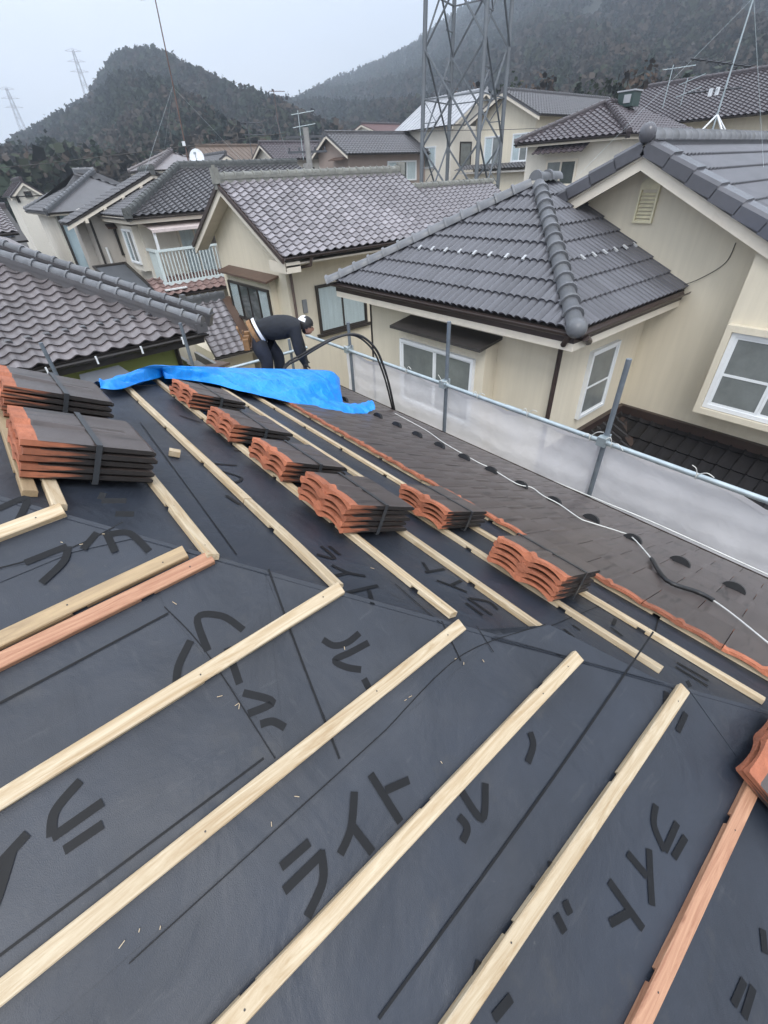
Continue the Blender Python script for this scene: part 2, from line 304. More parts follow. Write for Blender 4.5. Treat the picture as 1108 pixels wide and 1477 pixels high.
class MB:
    def __init__(s): s.v = []; s.f = []; s.m = []; s.sm = []
    def add(s, vs, fs, mi=0, smooth=False):
        b = len(s.v); s.v += [tuple(q) for q in vs]
        for f in fs: s.f.append(tuple(b+i for i in f)); s.m.append(mi); s.sm.append(smooth)
    def box(s, a, b, mi=0):
        (x0, y0, z0), (x1, y1, z1) = [[min(a[i], b[i]) for i in range(3)], [max(a[i], b[i]) for i in range(3)]]
        s.add([(x0, y0, z0), (x1, y0, z0), (x1, y1, z0), (x0, y1, z0), (x0, y0, z1), (x1, y0, z1), (x1, y1, z1), (x0, y1, z1)],
              [(0, 3, 2, 1), (4, 5, 6, 7), (0, 1, 5, 4), (1, 2, 6, 5), (2, 3, 7, 6), (3, 0, 4, 7)], mi)
    def obox(s, o, u, v, n, a, b, mi=0):
        """box in a local frame: o + u*x + v*y + n*z, for x,y,z from a to b"""
        o, u, v, n = map(Vector, (o, u, v, n)); P = []
        for z in (a[2], b[2]):
            for x, y in ((a[0], a[1]), (b[0], a[1]), (b[0], b[1]), (a[0], b[1])): P.append(o+u*x+v*y+n*z)
        s.add(P, [(0, 3, 2, 1), (4, 5, 6, 7), (0, 1, 5, 4), (1, 2, 6, 5), (2, 3, 7, 6), (3, 0, 4, 7)], mi)
    def bar(s, p, q, w, h, mi=0, upv=(0, 0, 1)):
        p, q = Vector(p), Vector(q); d = q-p; L = d.length; d = d/L
        u = d.cross(Vector(upv))
        u = u.normalized() if u.length > 1e-4 else Vector((1, 0, 0))
        n = u.cross(d); s.obox(p, d, u, n, (0, -w/2, -h/2), (L, w/2, h/2), mi)
    def prism(s, poly, d, mi=0):
        """polygon (3d, in order) extruded by vector d"""
        n = len(poly); d = Vector(d); A = [Vector(p) for p in poly]; B = [p+d for p in A]
        s.add(A+B, [tuple(range(n)), tuple(range(2*n-1, n-1, -1))] + [(i, n+i, n+(i+1) % n, (i+1) % n) for i in range(n)], mi)
    def tube(s, pts, r, k=8, mi=0, cap=True):
        pts = [Vector(p) for p in pts]; rr = r if isinstance(r, (list, tuple)) else [r]*len(pts); V = []; F = []
        ref = Vector((0, 0, 1))
        for i, p in enumerate(pts):
            d = (pts[min(i+1, len(pts)-1)]-pts[max(i-1, 0)]).normalized()
            if abs(d.dot(ref)) > .97: ref = Vector((1, 0, 0))
            u = d.cross(ref).normalized(); v = u.cross(d)
            for j in range(k):
                a = 2*math.pi*j/k; V.append(p+(u*math.cos(a)+v*math.sin(a))*rr[i])
        for i in range(len(pts)-1):
            for j in range(k):
                a = i*k+j; b = i*k+(j+1) % k; F.append((a, a+k, b+k, b))
        s.add(V, F, mi, True)
        if cap:
            s.add(V[:k], [tuple(range(k))], mi); s.add(V[-k:], [tuple(range(k-1, -1, -1))], mi)
    def mesh(s, name, mats, off=(0, 0, 0), fix=True):
        me = bpy.data.meshes.new(name); ox, oy, oz = off
        me.from_pydata([(x-ox, y-oy, z-oz) for x, y, z in s.v], [], s.f)
        for mm in (mats if isinstance(mats, (list, tuple)) else [mats]): me.materials.append(mm)
        me.polygons.foreach_set('material_index', s.m); me.polygons.foreach_set('use_smooth', s.sm)
        if fix:
            bm = bmesh.new(); bm.from_mesh(me); bmesh.ops.recalc_face_normals(bm, faces=bm.faces); bm.to_mesh(me); bm.free()
        me.update(); return me
    def build(s, name, mats, parent=None, loc=None, fix=True):
        off = base_of(parent) if parent else Vector(loc or (0, 0, 0))
        o = bpy.data.objects.new(name, s.mesh(name, mats, off, fix)); C.objects.link(o)
        if parent: o.parent = parent
        else: o.location = off
        return o
def inst(name, me, parent, M4):
    """child sharing a mesh, placed by a matrix given in scene coordinates"""
    o = bpy.data.objects.new(name, me); C.objects.link(o); o.parent = parent
    M4 = M4.copy(); M4.translation -= base_of(parent); o.matrix_local = M4
    return o
def frame4(o, u, v, n):
    return Matrix(((u[0], v[0], n[0], o[0]), (u[1], v[1], n[1], o[1]), (u[2], v[2], n[2], o[2]), (0, 0, 0, 1)))
def catmull(P, k=5):
    P = [Vector(p) for p in P]; out = []
    if len(P) < 3: return P
    for i in range(len(P)-1):
        a, b, c, d = P[max(i-1, 0)], P[i], P[i+1], P[min(i+2, len(P)-1)]
        for j in range(k):
            t = j/k; out.append(.5*((2*b)+(c-a)*t+(2*a-5*b+4*c-d)*t*t+(3*b-a-3*c+d)*t**3))
    return out+[P[-1]]
def clip_poly(poly, a, b, c):
    """keep the part of a 2d polygon where a*x+b*y+c >= 0"""
    out = []
    for i in range(len(poly)):
        p, q = poly[i], poly[(i+1) % len(poly)]; dp = a*p[0]+b*p[1]+c; dq = a*q[0]+b*q[1]+c
        if dp >= 0: out.append(p)
        if dp*dq < 0: t = dp/(dp-dq); out.append((p[0]+(q[0]-p[0])*t, p[1]+(q[1]-p[1])*t))
    return out
def area(P): return .5*sum(P[i][0]*P[(i+1) % len(P)][1]-P[(i+1) % len(P)][0]*P[i][1] for i in range(len(P)))

# ------------------------------------------------------------------ roof faces and tiles
class Face:
    """roof plane falling towards dirn; e = eave coordinate, ze = eave height, m = slope"""
    D = {'-x': ((0, -1, 0), (1, 0)), '+x': ((0, 1, 0), (-1, 0)), '-y': ((1, 0, 0), (0, 1)), '+y': ((-1, 0, 0), (0, -1))}
    def __init__(s, dirn, e, ze, m):
        s.d = dirn; s.e = e; s.ze = ze; s.m = m; u, h = s.D[dirn]; k = math.sqrt(1+m*m)
        s.u = Vector(u); s.v = Vector((h[0], h[1], m))/k; s.n = s.u.cross(s.v); s.k = k; s.h = Vector((h[0], h[1], 0))
        s.o = Vector((e, 0, ze)) if 'x' in dirn else Vector((0, e, ze))
    def st(s, x, y):
        q = Vector((x, y, 0)); return (q.dot(s.u), (q-Vector((s.o.x, s.o.y, 0))).dot(s.h)*s.k)
    def pt(s, a, b, c=0): return s.o+s.u*a+s.v*b+s.n*c
    def z(s, x, y): return s.ze+(Vector((x, y, 0))-Vector((s.o.x, s.o.y, 0))).dot(s.h)*s.m
    def xyz(s, x, y, c=0): return Vector((x, y, s.z(x, y)))+s.n*c

def tile_mesh(kind, w, l, mats, lift=.022, th=.026):
    """one roof tile: x across, y up the slope, z out; tail at y=0 rides on the tile below"""
    mb = MB(); P = []
    if kind == 'wave':
        for i in range(11):
            t = i/10
            z = -.030*math.sin(math.pi*t/.60) if t < .60 else .028*math.sin(math.pi*(t-.60)/.40)
            P.append((t*w, z))
        h = .024
    elif kind == 'roll':
        for i in range(13):
            t = i/12; P.append((t*w, .038*abs(math.sin(2*math.pi*t))**.8))
        h = .006
    elif kind == 'rib':
        for t, z in ((0, 0), (.06, 0), (.08, .022), (.2, .024), (.24, .002), (.6, .0), (1, 0)): P.append((t*w*.995, z))
        h = .004
    n = len(P)
    tail = [(x, 0, z+h+lift) for x, z in P]; head = [(x, l, z+h) for x, z in P]
    low = [(x, .004, z+h+lift-th) for x, z in P]
    mb.add(tail+head, [(i, i+1, n+i+1, n+i) for i in range(n-1)], 0, True)
    mb.add(tail+low, [(i, n+i, n+i+1, i+1) for i in range(n-1)], 0)
    # right edge drops to the neighbour, left edge closes the gap
    for k in (0, n-1):
        mb.add([tail[k], head[k], (head[k][0], l, head[k][2]-th), low[k]], [(0, 1, 2, 3)], 0)
    return mb.mesh(kind+'_tile', mats, fix=False)

def lay(root, face, poly, kind, w, g, mats, cand, l=None, lift=.032, mesh=None, skip=None):
    """cover a plan polygon with tiles; full tiles share one mesh, edge tiles are cut. Collected in cand."""
    me = mesh or tile_mesh(kind, w, l or g*1.12, mats, lift)
    P = [face.st(*p) for p in poly]
    if area(P) < 0: P.reverse()
    edges = []
    for i in range(len(P)):
        (x0, y0), (x1, y1) = P[i], P[(i+1) % len(P)]
        a, b = -(y1-y0), (x1-x0); q = math.hypot(a, b)
        if q > 1e-6: edges.append((a/q, b/q, -(a*x0+b*y0)/q))
    s0, s1 = min(p[0] for p in P), max(p[0] for p in P); t0, t1 = min(p[1] for p in P), max(p[1] for p in P)
    for r in range(int((t1-t0)/g+.999)):
        for c in range(int((s1-s0)/w+.999)):
            a, b = s0+c*w, t0+r*g
            cell = [(a, b), (a+w, b), (a+w, b+g), (a, b+g)]; q = cell
            for e in edges:
                q = clip_poly(q, *e)
                if len(q) < 3: break
            if len(q) < 3: continue
            ar = abs(area(q))/(w*g)
            if ar < .04: continue
            if skip and skip(a+w/2, b+g/2): continue
            M4 = frame4(face.pt(a, b), face.u, face.v, face.n); m2 = me
            if ar < .995:
                bm = bmesh.new(); bm.from_mesh(me)
                for e in edges:
                    if min(e[0]*x+e[1]*y+e[2] for x, y in cell) < -1e-4:
                        bmesh.ops.bisect_plane(bm, geom=bm.verts[:]+bm.edges[:]+bm.faces[:], plane_co=(-e[0]*e[2]-a, -e[1]*e[2]-b, 0), plane_no=(-e[0], -e[1], 0), clear_outer=True, dist=1e-5)
                if not bm.faces: bm.free(); continue
                m2 = bpy.data.meshes.new(kind+'_cut'); bm.to_mesh(m2); bm.free()
                for mm in me.materials: m2.materials.append(mm)
            ctr = face.pt(a+w/2, b+g/2); cand.append((ctr.length, m2, M4))
def settle(root, cand, limit=300, name='roof_tile', rest='roof_tiling'):
    """the nearest tiles become parts of their own, the rest one joined part"""
    cand.sort(key=lambda c: c[0])
    for d, me, M4 in cand[:limit]: inst(name, me, root, M4)
    groups = {}
    for c in cand[limit:]: groups.setdefault(c[1].materials[0].name, []).append(c)
    for g in groups.values(): joined(root, g, rest)
def joined(root, cand, name):
    V = []; F = []; SM = []; MI = []; off = base_of(root); mats = list(cand[0][1].materials)
    for d, me, M4 in cand:
        b = len(V)
        for v in me.vertices: V.append(tuple(M4 @ v.co-off))
        for p in me.polygons: F.append(tuple(b+i for i in p.vertices)); SM.append(p.use_smooth); MI.append(p.material_index)
    me = bpy.data.meshes.new(name); me.from_pydata(V, [], F); me.polygons.foreach_set('use_smooth', SM); me.polygons.foreach_set('material_index', MI)
    for mm in mats: me.materials.append(mm)
    o = bpy.data.objects.new(name, me); C.objects.link(o); o.parent = root; o['kind'] = 'stuff'; return o

CAPM = {}
def cap_mesh(r, l, m):
    key = (r, round(l, 2), m.name)
    if key in CAPM: return CAPM[key]
    mb = MB(); k = 8; V = []; prof = []
    for x, q in ((0, 1.20), (l*.13, 1.22), (l*.17, 1.0), (l*1.06, .90)):
        for j in range(k+1):
            a = math.pi*j/k; V.append((x, r*q*math.cos(a), r*q*math.sin(a)*1.05))
    mb.add(V, [(i*(k+1)+j, i*(k+1)+j+1, (i+1)*(k+1)+j+1, (i+1)*(k+1)+j) for i in range(3) for j in range(k)], 0, True)
    mb.add(V[:k+1], [tuple(range(k+1))], 0); mb.add(V[-k-1:], [tuple(range(k, -1, -1))], 0)
    CAPM[key] = mb.mesh('ridge_cap', m); return CAPM[key]
def caps(root, p, q, r, l, m, base=None, base_h=.08, name='ridge_cap', single=True):
    """a line of half-round caps from p (low end) to q on a mortar or flat-tile base"""
    p, q = Vector(p), Vector(q); d = q-p; L = d.length
    if L < .2: return
    d = d/L; n = max(1, round(L/l)); l = L/n
    u = d.cross(Vector((0, 0, 1))).normalized(); nn = u.cross(d)
    if base:
        mb = MB(); mb.obox(p, d, u, nn, (-.01, -r*1.0, -.14), (L, r*1.0, base_h*.5)); mb.obox(p, d, u, nn, (-.03, -r*1.18, base_h*.5), (L, r*1.18, base_h)); mb.build('ridge_base', base, root)
    else: base_h = 0
    me = cap_mesh(r, l, m); lst = []
    for i in range(n):
        M4 = frame4(p+d*(i*l)+nn*(base_h-.01), d, -u, nn) if False else frame4(p+d*(i*l)+nn*(base_h-.01), d, u*-1, nn)
        lst.append((0, me, M4))
    if single:
        for _, a, b in lst: inst(name, a, root, b)
    else:
        o = joined(root, lst, name+'_row'); 
        del o['kind']

# ------------------------------------------------------------------ house parts
def window(root, o, u, w, h, n, fm, panes=2, fills=None, fr=.045, dep=.07, midbar=False, name='window', grid=False):
    """sash window: o = lower corner on the wall plane, u = to the right seen from outside, n = outward"""
    o, u, n = Vector(o), Vector(u), Vector(n); v = Vector((0, 0, 1)); mb = MB()
    mb.obox(o, u, v, n, (0, 0, -.02), (w, fr, dep)); mb.obox(o, u, v, n, (0, h-fr, -.02), (w, h, dep))
    mb.obox(o, u, v, n, (0, fr, -.02), (fr, h-fr, dep)); mb.obox(o, u, v, n, (w-fr, fr, -.02), (w, h-fr, dep))
    win = mb.build(name, fm, root)
    pw = (w-2*fr)/panes; off = base_of(root)
    for i in range(panes):
        x0 = fr+i*pw; x1 = x0+pw; dd = .030 if i % 2 else .042
        sb = MB(); t = fr*.62
        sb.obox(o, u, v, n, (x0+.001, fr, dd-.014), (x0+t, h-fr, dd+.010)); sb.obox(o, u, v, n, (x1-t, fr, dd-.014), (x1-.001, h-fr, dd+.010))
        sb.obox(o, u, v, n, (x0+t, fr, dd-.014), (x1-t, fr+t, dd+.010)); sb.obox(o, u, v, n, (x0+t, h-fr-t, dd-.014), (x1-t, h-fr, dd+.010))
        if midbar: sb.obox(o, u, v, n, (x0+t, h*.45, dd-.012), (x1-t, h*.45+t, dd+.008))
        sb.build('sash', fm, win)
        fill = (fills or [None])[i % len(fills or [None])]
        gb = MB(); gb.obox(o, u, v, n, (x0+.002, fr+.002, dd-.006), (x1-.002, h-fr-.002, dd-.001))
        if fill == 'frost': gb.build('pane', FROST, win)
        else: gb.build('pane', GLASS, win)
        if fill == 'curtain':
            cb = MB(); k = 28; V = []
            for a in range(k+1):
                x = x0+(x1-x0)*a/k; z = dd-.015+.004*math.sin(a*1.9+i)+.003*math.sin(a*.7)
                V += [o+u*x+v*(fr)+n*z, o+u*x+v*(h-fr)+n*z]
            cb.add(V, [(2*a, 2*a+2, 2*a+3, 2*a+1) for a in range(k)], 0, True); cb.build('curtain', CURT, win)
    rb = MB(); rb.obox(o, u, v, n, (fr*.5, fr*.5, -.018), (w-fr*.5, h-fr*.5, .004)); rb.build('room_shade_panel', ROOM_SHADE, win)  # dark-coloured panel on the wall stands in for the shade of a room
    return win
def slab(root, name, m, poly3, t):
    mb = MB(); mb.prism(poly3, (0, 0, t)); return mb.build(name, m, root)
XM, YM = (-1, 0, 0), (0, -1, 0)
Zu = Vector((0, 0, 1))
def ell(mb, c, r, ax=None, k=14, mi=0, cut=None, smooth=True):
    c = Vector(c); A = ax or (Vector((1, 0, 0)), Vector((0, 1, 0)), Vector((0, 0, 1))); V = []; F = []
    for i in range(k+1):
        th = math.pi*i/k
        for j in range(k):
            ph = 2*math.pi*j/k; q = (math.sin(th)*math.cos(ph)*r[0], math.sin(th)*math.sin(ph)*r[1], math.cos(th)*r[2])
            V.append(c+A[0]*q[0]+A[1]*q[1]+A[2]*q[2])
    for i in range(k):
        for j in range(k):
            a = i*k+j; b = i*k+(j+1) % k; f = (a, b, b+k, a+k)
            if cut is None or all(cut(V[x]) for x in f): F.append(f)
    mb.add(V, F, mi, smooth)
LETTER=[('r',0.03,[(0.566,1.012),(0.568,0.952)]),('r',0.03,[(0.538,1.016),(0.536,0.936),(0.492,0.968)]),('r',0.03,[(0.502,0.898),(0.529,0.847),(0.571,0.818)]),('r',0.03,[(0.529,0.847),(0.478,0.841)]),('r',0.035,[(0.458,0.754),(0.576,0.762)]),('r',0.035,[(0.531,0.748),(0.496,0.686)]),('r',0.03,[(0.856,0.849),(0.83,0.794)]),('r',0.03,[(0.81,0.788),(0.912,0.79)]),('r',0.026,[(0.812,0.735),(0.843,0.691),(0.871,0.645)]),('r',0.026,[(0.848,0.696),(0.914,0.708)]),('r',0.022,[(0.808,0.598),(0.81,0.528)]),('r',0.022,[(0.84,0.616),(0.846,0.517)]),('r',0.022,[(0.848,0.614),(0.904,0.575),(0.898,0.532)]),('r',0.03,[(1.125,0.365),(1.125,0.336)]),('r',0.03,[(1.059,0.366),(1.05,0.324)]),('r',0.03,[(1.399,0.31),(1.332,0.295)]),('r',0.02,[(1.3,0.291),(1.285,0.24)]),('r',0.02,[(1.349,0.068),(1.359,-0.031)]),('r',0.02,[(1.308,0.063),(1.313,-0.037)]),('r',0.02,[(1.308,0.063),(1.309,0.014)]),('r',0.05,[(0.931,0.328),(0.887,0.297)]),('r',0.03,[(0.446,1.75),(0.571,1.746)]),('r',0.03,[(0.445,1.688),(0.529,1.598),(0.436,1.515)]),('r',0.03,[(0.396,1.416),(0.412,1.339)]),('r',0.03,[(0.576,2.479),(0.65,2.395)]),('r',0.03,[(0.646,1.961),(0.745,1.942)]),('f',0.045,[(0.408,0.639),(0.365,0.637),(0.331,0.649),(0.315,0.675)]),('f',0.045,[(0.414,0.608),(0.359,0.614),(0.312,0.62),(0.325,0.594),(0.355,0.568)]),('f',0.045,[(0.348,0.548),(0.342,0.501)]),('f',0.045,[(0.065,0.794),(0.082,0.872),(0.133,0.847),(0.159,0.794)]),('f',0.045,[(-0.031,0.759),(-0.006,0.798),(0.043,0.834)]),('f',0.045,[(-0.031,0.759),(0.053,0.757)]),('f',0.045,[(0.106,0.778),(0.089,0.696)]),('f',0.045,[(0.086,0.676),(0.132,0.625),(0.073,0.634)]),('f',0.045,[(0.084,0.602),(0.11,0.592),(0.126,0.567)]),('f',0.045,[(-0.317,0.624),(-0.249,0.622)]),('f',0.045,[(-0.326,0.653),(-0.235,0.654)]),('f',0.045,[(-0.326,0.655),(-0.307,0.688),(-0.254,0.708)]),('f',0.045,[(-0.356,0.682),(-0.409,0.665),(-0.444,0.654)]),('f',0.045,[(-0.385,0.672),(-0.422,0.626),(-0.452,0.596)]),('f',0.045,[(-0.016,0.373),(0.052,0.371)]),('f',0.045,[(-0.031,0.34),(0.065,0.341)]),('f',0.045,[(0.063,0.346),(0.039,0.307),(-0.017,0.283)]),('f',0.045,[(0.183,0.383),(0.137,0.338),(0.092,0.318)]),('f',0.045,[(0.142,0.337),(0.149,0.28)]),('f',0.045,[(0.234,0.387),(0.233,0.282)]),('f',0.045,[(0.243,0.344),(0.302,0.327)]),('f',0.045,[(0.455,0.214),(0.396,0.173),(0.394,0.252)]),('f',0.045,[(0.353,0.209),(0.354,0.183),(0.327,0.173)]),('f',0.045,[(0.576,0.25),(0.662,0.256)]),('f',0.045,[(0.643,0.216),(0.628,0.193),(0.583,0.177)]),('f',0.045,[(1.112,0.032),(1.06,0.01)]),('f',0.045,[(1.114,-0.036),(1.041,-0.043)]),('f',0.045,[(1.208,0.007),(1.201,-0.009)]),('f',0.045,[(0.814,-0.089),(0.769,-0.107),(0.745,-0.152)]),('f',0.045,[(0.745,-0.152),(0.831,-0.146)]),('f',0.045,[(0.754,-0.174),(0.823,-0.175)]),('f',0.045,[(0.655,-0.091),(0.659,-0.147)]),('f',0.045,[(0.712,-0.123),(0.667,-0.151),(0.621,-0.181)]),('f',0.045,[(0.568,-0.089),(0.565,-0.187)]),('f',0.045,[(0.506,-0.13),(0.56,-0.15)]),('f',0.045,[(0.476,0.021),(0.449,-0.003)]),('f',0.045,[(0.408,0.02),(0.373,-0.003)]),('f',0.045,[(0.412,-0.04),(0.405,-0.07)]),('f',0.045,[(0.448,-0.04),(0.44,-0.061)]),('f',0.045,[(0.218,0.022),(0.184,0.007)]),('f',0.045,[(0.233,-0.053),(0.183,-0.048)]),('f',0.045,[(0.696,-0.392),(0.634,-0.39)]),('f',0.045,[(0.704,-0.412),(0.636,-0.415)]),('f',0.045,[(0.828,-0.39),(0.788,-0.411)]),('f',0.045,[(-0.189,1.325),(-0.126,1.326),(-0.174,1.265)]),('f',0.045,[(0.035,1.269),(0.02,1.254)]),('f',0.045,[(0.021,1.249),(0.074,1.224)]),('f',0.045,[(0.035,1.201),(0.074,1.181)]),('f',0.045,[(-0.068,1.146),(-0.023,1.172)]),('f',0.045,[(-0.005,1.163),(-0.008,1.107)]),('f',0.045,[(0.002,1.155),(0.042,1.137),(0.061,1.073)]),('f',0.045,[(-0.186,1.17),(-0.095,1.169)]),('f',0.045,[(-0.093,1.167),(-0.116,1.136),(-0.174,1.109)])]
PRINTED_LINE=[('f',0.012,[(-0.327,0.912),(0.029,0.914)]),('f',0.012,[(-0.485,0.552),(0.055,0.544)]),('f',0.014,[(0.007,0.095),(0.609,0.116),(1.244,0.152)]),('r',0.012,[(1.474,0.181),(1.792,0.244)]),('r',0.01,[(0.341,2.24),(0.261,1.003)]),('f',0.012,[(0.297,0.894),(0.249,0.7),(0.193,0.45)]),('f',0.006,[(-0.293,0.421),(0.322,0.433)]),('f',0.006,[(0.322,0.433),(0.625,0.448),(0.918,0.368)]),('f',0.008,[(-0.25,1.184),(-0.089,1.161),(0.041,1.172)]),('r',0.008,[(0.639,0.755),(0.631,0.542)]),('f',0.008,[(0.633,0.544),(0.605,0.44)]),('f',0.006,[(0.029,0.932),(0.06,0.795),(0.075,0.53)]),('r',0.006,[(0.992,0.397),(1.535,0.388)]),('f',0.006,[(0.716,0.481),(0.707,0.404)])]
TARP_FRONT=[(0.265, 2.606, -0.799), (0.442, 2.797, -0.891), (0.756, 3.362, -1.054), (0.752, 3.262, -1.052), (1.106, 3.47, -1.236), (1.275, 3.365, -1.323), (1.556, 3.353, -1.469), (1.861, 3.373, -1.627), (2.294, 3.377, -1.852), (2.669, 3.572, -2.047)]
TARP_TOP=[(0.324, 2.824, -0.845), (0.459, 2.959, -0.868), (0.64, 3.14, -0.908), (0.831, 3.331, -1.002), (1.174, 3.674, -1.176), (1.437, 3.937, -1.312), (2.341, 4.841, -1.768), (3.602, 6.102, -2.407), (4.459, 6.959, -2.875), (4.927, 7.427, -3.227)]
ROPE=[(3.397, 3.945, -2.39), (3.24, 3.251, -2.308), (2.978, 2.697, -2.172), (2.833, 2.167, -2.097), (2.833, 2.0, -2.097), (2.709, 1.647, -2.032), (2.849, 1.592, -2.105), (2.742, 1.419, -2.049), (2.717, 1.265, -2.036), (2.575, 1.033, -1.963), (2.603, 0.967, -1.978), (2.77, 0.809, -2.064), (2.784, 0.725, -2.072), (2.425, 0.49, -1.885), (2.111, 0.323, -1.722), (2.195, 0.191, -1.766), (2.19, 0.116, -1.763), (2.121, 0.024, -1.727), (1.958, -0.126, -1.642), (1.818, -0.252, -1.57)]
SLIVER=[('f', -0.012, 1.162), ('f', -0.101, 1.183), ('r', 0.791, 1.636), ('r', 0.023, 1.25), ('f', -0.066, 1.159), ('f', 0.217, 0.515), ('f', 0.35, 0.63), ('f', 0.177, 0.399), ('f', 0.062, 0.663), ('f', 0.075, 0.448), ('f', 0.006, 0.44), ('f', -0.156, 0.437), ('f', -0.262, 0.449), ('f', -0.233, 0.431), ('f', -0.292, 0.45), ('f', -0.365, 0.465), ('r', 0.624, 0.852), ('f', 0.595, 0.452), ('f', 0.607, 0.431), ('r', 0.776, 0.547), ('f', 0.392, 0.307), ('f', 0.662, 0.405), ('r', 1.033, 0.219), ('r', 0.926, 0.439), ('f', 0.039, 0.697), ('f', 0.064, 0.657), ('f', 0.053, 0.928), ('f', 0.042, 0.842), ('f', 0.423, 0.453), ('f', 0.407, 0.454)]
# ================================================================== neighbouring houses
def wallbox(root, m, a, b, name='wall'):
    mb = MB(); mb.box(a, b); return mb.build(name, m, root)
def gable_wall(root, m, axis, c0, c1, lo, hi, apex, zeave, zapex, zg, name='wall'):
    """body with a pitched top: profile across axis 'x' (ridge along x) or 'y'"""
    mb = MB()
    if axis == 'x': P = [(c0, lo, zg), (c0, hi, zg), (c0, hi, zeave), (c0, apex, zapex), (c0, lo, zeave)]; d = (c1-c0, 0, 0)
    else: P = [(lo, c0, zg), (hi, c0, zg), (hi, c0, zeave), (apex, c0, zapex), (lo, c0, zeave)]; d = (0, c1-c0, 0)
    mb.prism(P, d); return mb.build(name, m, root)
def plate(root, face, poly, t, m, name='roof_base', c=-.012):
    mb = MB(); mb.prism([face.xyz(x, y, c) for x, y in poly], face.n*-t); return mb.build(name, m, root)
def gutter(root, p, q, m=BROWN, r=.055, name='gutter'):
    p, q = Vector(p), Vector(q); d = (q-p).normalized(); u = d.cross(Vector((0, 0, 1))); P = []
    for e in (p, q):
        for j in range(7):
            a = math.pi*(1+j/6); P.append(e+u*r*math.cos(a)+Vector((0, 0, r*math.sin(a))))
    mb = MB(); mb.add(P, [(j, j+1, 8+j, 7+j) for j in range(6)], 0, True); mb.build(name, m, root)
def pipe(root, pts, m=BROWN, r=.035, name='downpipe'):
    mb = MB(); mb.tube(pts, r, 8); mb.build(name, m, root)

# ---- cream house on the right: porch wing with a hip roof, big gable, black lower roof
RH = thing('house', 'cream stucco house at right with slate hip roof, big gable and black lower roof', 'house', (8.5, 3, -8.8))
mp_ = .537
wallbox(RH, STUCCO, (6.0, 3.33, -8.8), (8.75, 7.65, -1.72))
mb = MB(); mb.prism([(8.70, -1.2, -8.8), (8.70, 7.15, -8.8), (8.70, 7.15, -1.66), (8.70, 3.85, .0), (8.70, -1.2, -2.53)], (5.8, 0, 0)); mb.build('wall', STUCCO, RH)
mb = MB(); mb.prism([(8.30, -.6, -3.32), (8.30, 2.02, -3.32), (8.30, 2.02, -.92), (8.30, -.6, -2.23)], (.39, 0, 0)); mb.build('bay_wall', STUCCO, RH)
f1 = Face('-x', 5.5, -1.65, mp_); f2 = Face('-y', 2.87, -1.65, mp_); f3 = Face('+y', 8.14, -1.65, mp_)
ap = (8.135, 5.505); P1 = [(5.5, 8.14), (5.5, 2.87), ap]; P2 = [(5.5, 2.87), (8.69, 2.87), (8.69, 5.505), ap]; P3 = [(5.5, 8.14), ap, (8.69, 5.505), (8.69, 8.14)]
for f, P in ((f1, P1), (f2, P2), (f3, P3)): plate(RH, f, P, .09, BRONZE)
cand = []
lay(RH, f1, P1, 'roll', .262, .374, RT, cand); lay(RH, f2, P2, 'roll', .262, .374, RT, cand)
# main gable roof
zr = .20; mg = .50; m1 = Face('-y', -1.55, zr-mg*5.40, mg); m2 = Face('+y', 7.40, zr-mg*3.55, mg)
PM1 = [(8.40, -1.55), (13.6, -1.55), (13.6, 3.85), (8.40, 3.85)]; PM2 = [(8.40, 3.85), (13.6, 3.85), (13.6, 7.40), (8.40, 7.40)]
for f, P in ((m1, PM1), (m2, PM2)): plate(RH, f, [(8.16 if x < 9 else x, y) for x, y in P], .10, BRONZE)
lay(RH, m1, PM1, 'roll', .27, .36*m1.k, RT, cand)
# black lean-to roofs round the inner corner
l1 = Face('-x', 6.3, -3.86-.5*2.4, .5); l2 = Face('-y', .93, -3.86-.5*2.4, .5)
PL1 = [(6.3, .93), (6.3, -3.5), (8.69, -3.5), (8.69, 3.32)]; PL2 = [(6.0, .93), (6.3, .93), (8.69, 3.32), (6.0, 3.32)]
for f, P in ((l1, PL1), (l2, PL2)): plate(RH, f, P, .08, BRONZE)
lay(RH, l1, PL1, 'rib', .215, .36, BT, cand); lay(RH, l2, PL2, 'rib', .215, .36, BT, cand)
settle(RH, cand)
mb = MB(); a, b = l1.xyz(6.3, .93, .035), l1.xyz(8.69, 3.32, .035); d = (b-a).normalized(); u = d.cross(Zu).normalized(); mb.obox(a, d, u, u.cross(d), (0, -.11, -.03), ((b-a).length, .11, .0)); mb.build('valley_flashing', BROWN, RH)
mb = MB(); mb.box((8.62, -.6, -3.87), (8.70, 3.32, -3.72)); mb.box((6.0, 3.25, -3.87), (8.62, 3.33, -3.72)); mb.build('wall_flashing', BROWN, RH)
# verge tiles down the gable edge
cnt = 0
for f, sgn in ((m1, 1), (m2, -1)):
    for i in range(15):
        y = (3.83-.36*i) if sgn > 0 else (3.87+.36*i)
        if y < -1.3 or y > 7.4: continue
        o = f.xyz(8.15, y, 0); me = None
        mb = MB(); u = Vector((1, 0, 0)); v = f.v; n = f.n; L = .37*f.k
        prof = [(0, -.115), (0, .035), (.035, .075), (.30, .085), (.335, .03)]; V = []
        for yy, up_ in ((0, .028), (L, 0)):
            V += [o+u*x+v*(yy-L)+n*(z+up_) for x, z in prof]
        k = len(prof); mb.add(V, [(j, j+1, k+j+1, k+j) for j in range(k-1)]); mb.add(V[:k], [tuple(range(k))]); mb.build('verge_tile', RT, RH)
caps(RH, (13.6, 3.85, zr+.03), (8.25, 3.85, zr+.03), .115, .23, CAP, RT, .03)
mb = MB(); ell(mb, (8.16, 3.85, zr+.13), (.10, .115, .12)); mb.build('ridge_end_ball', RT, RH)
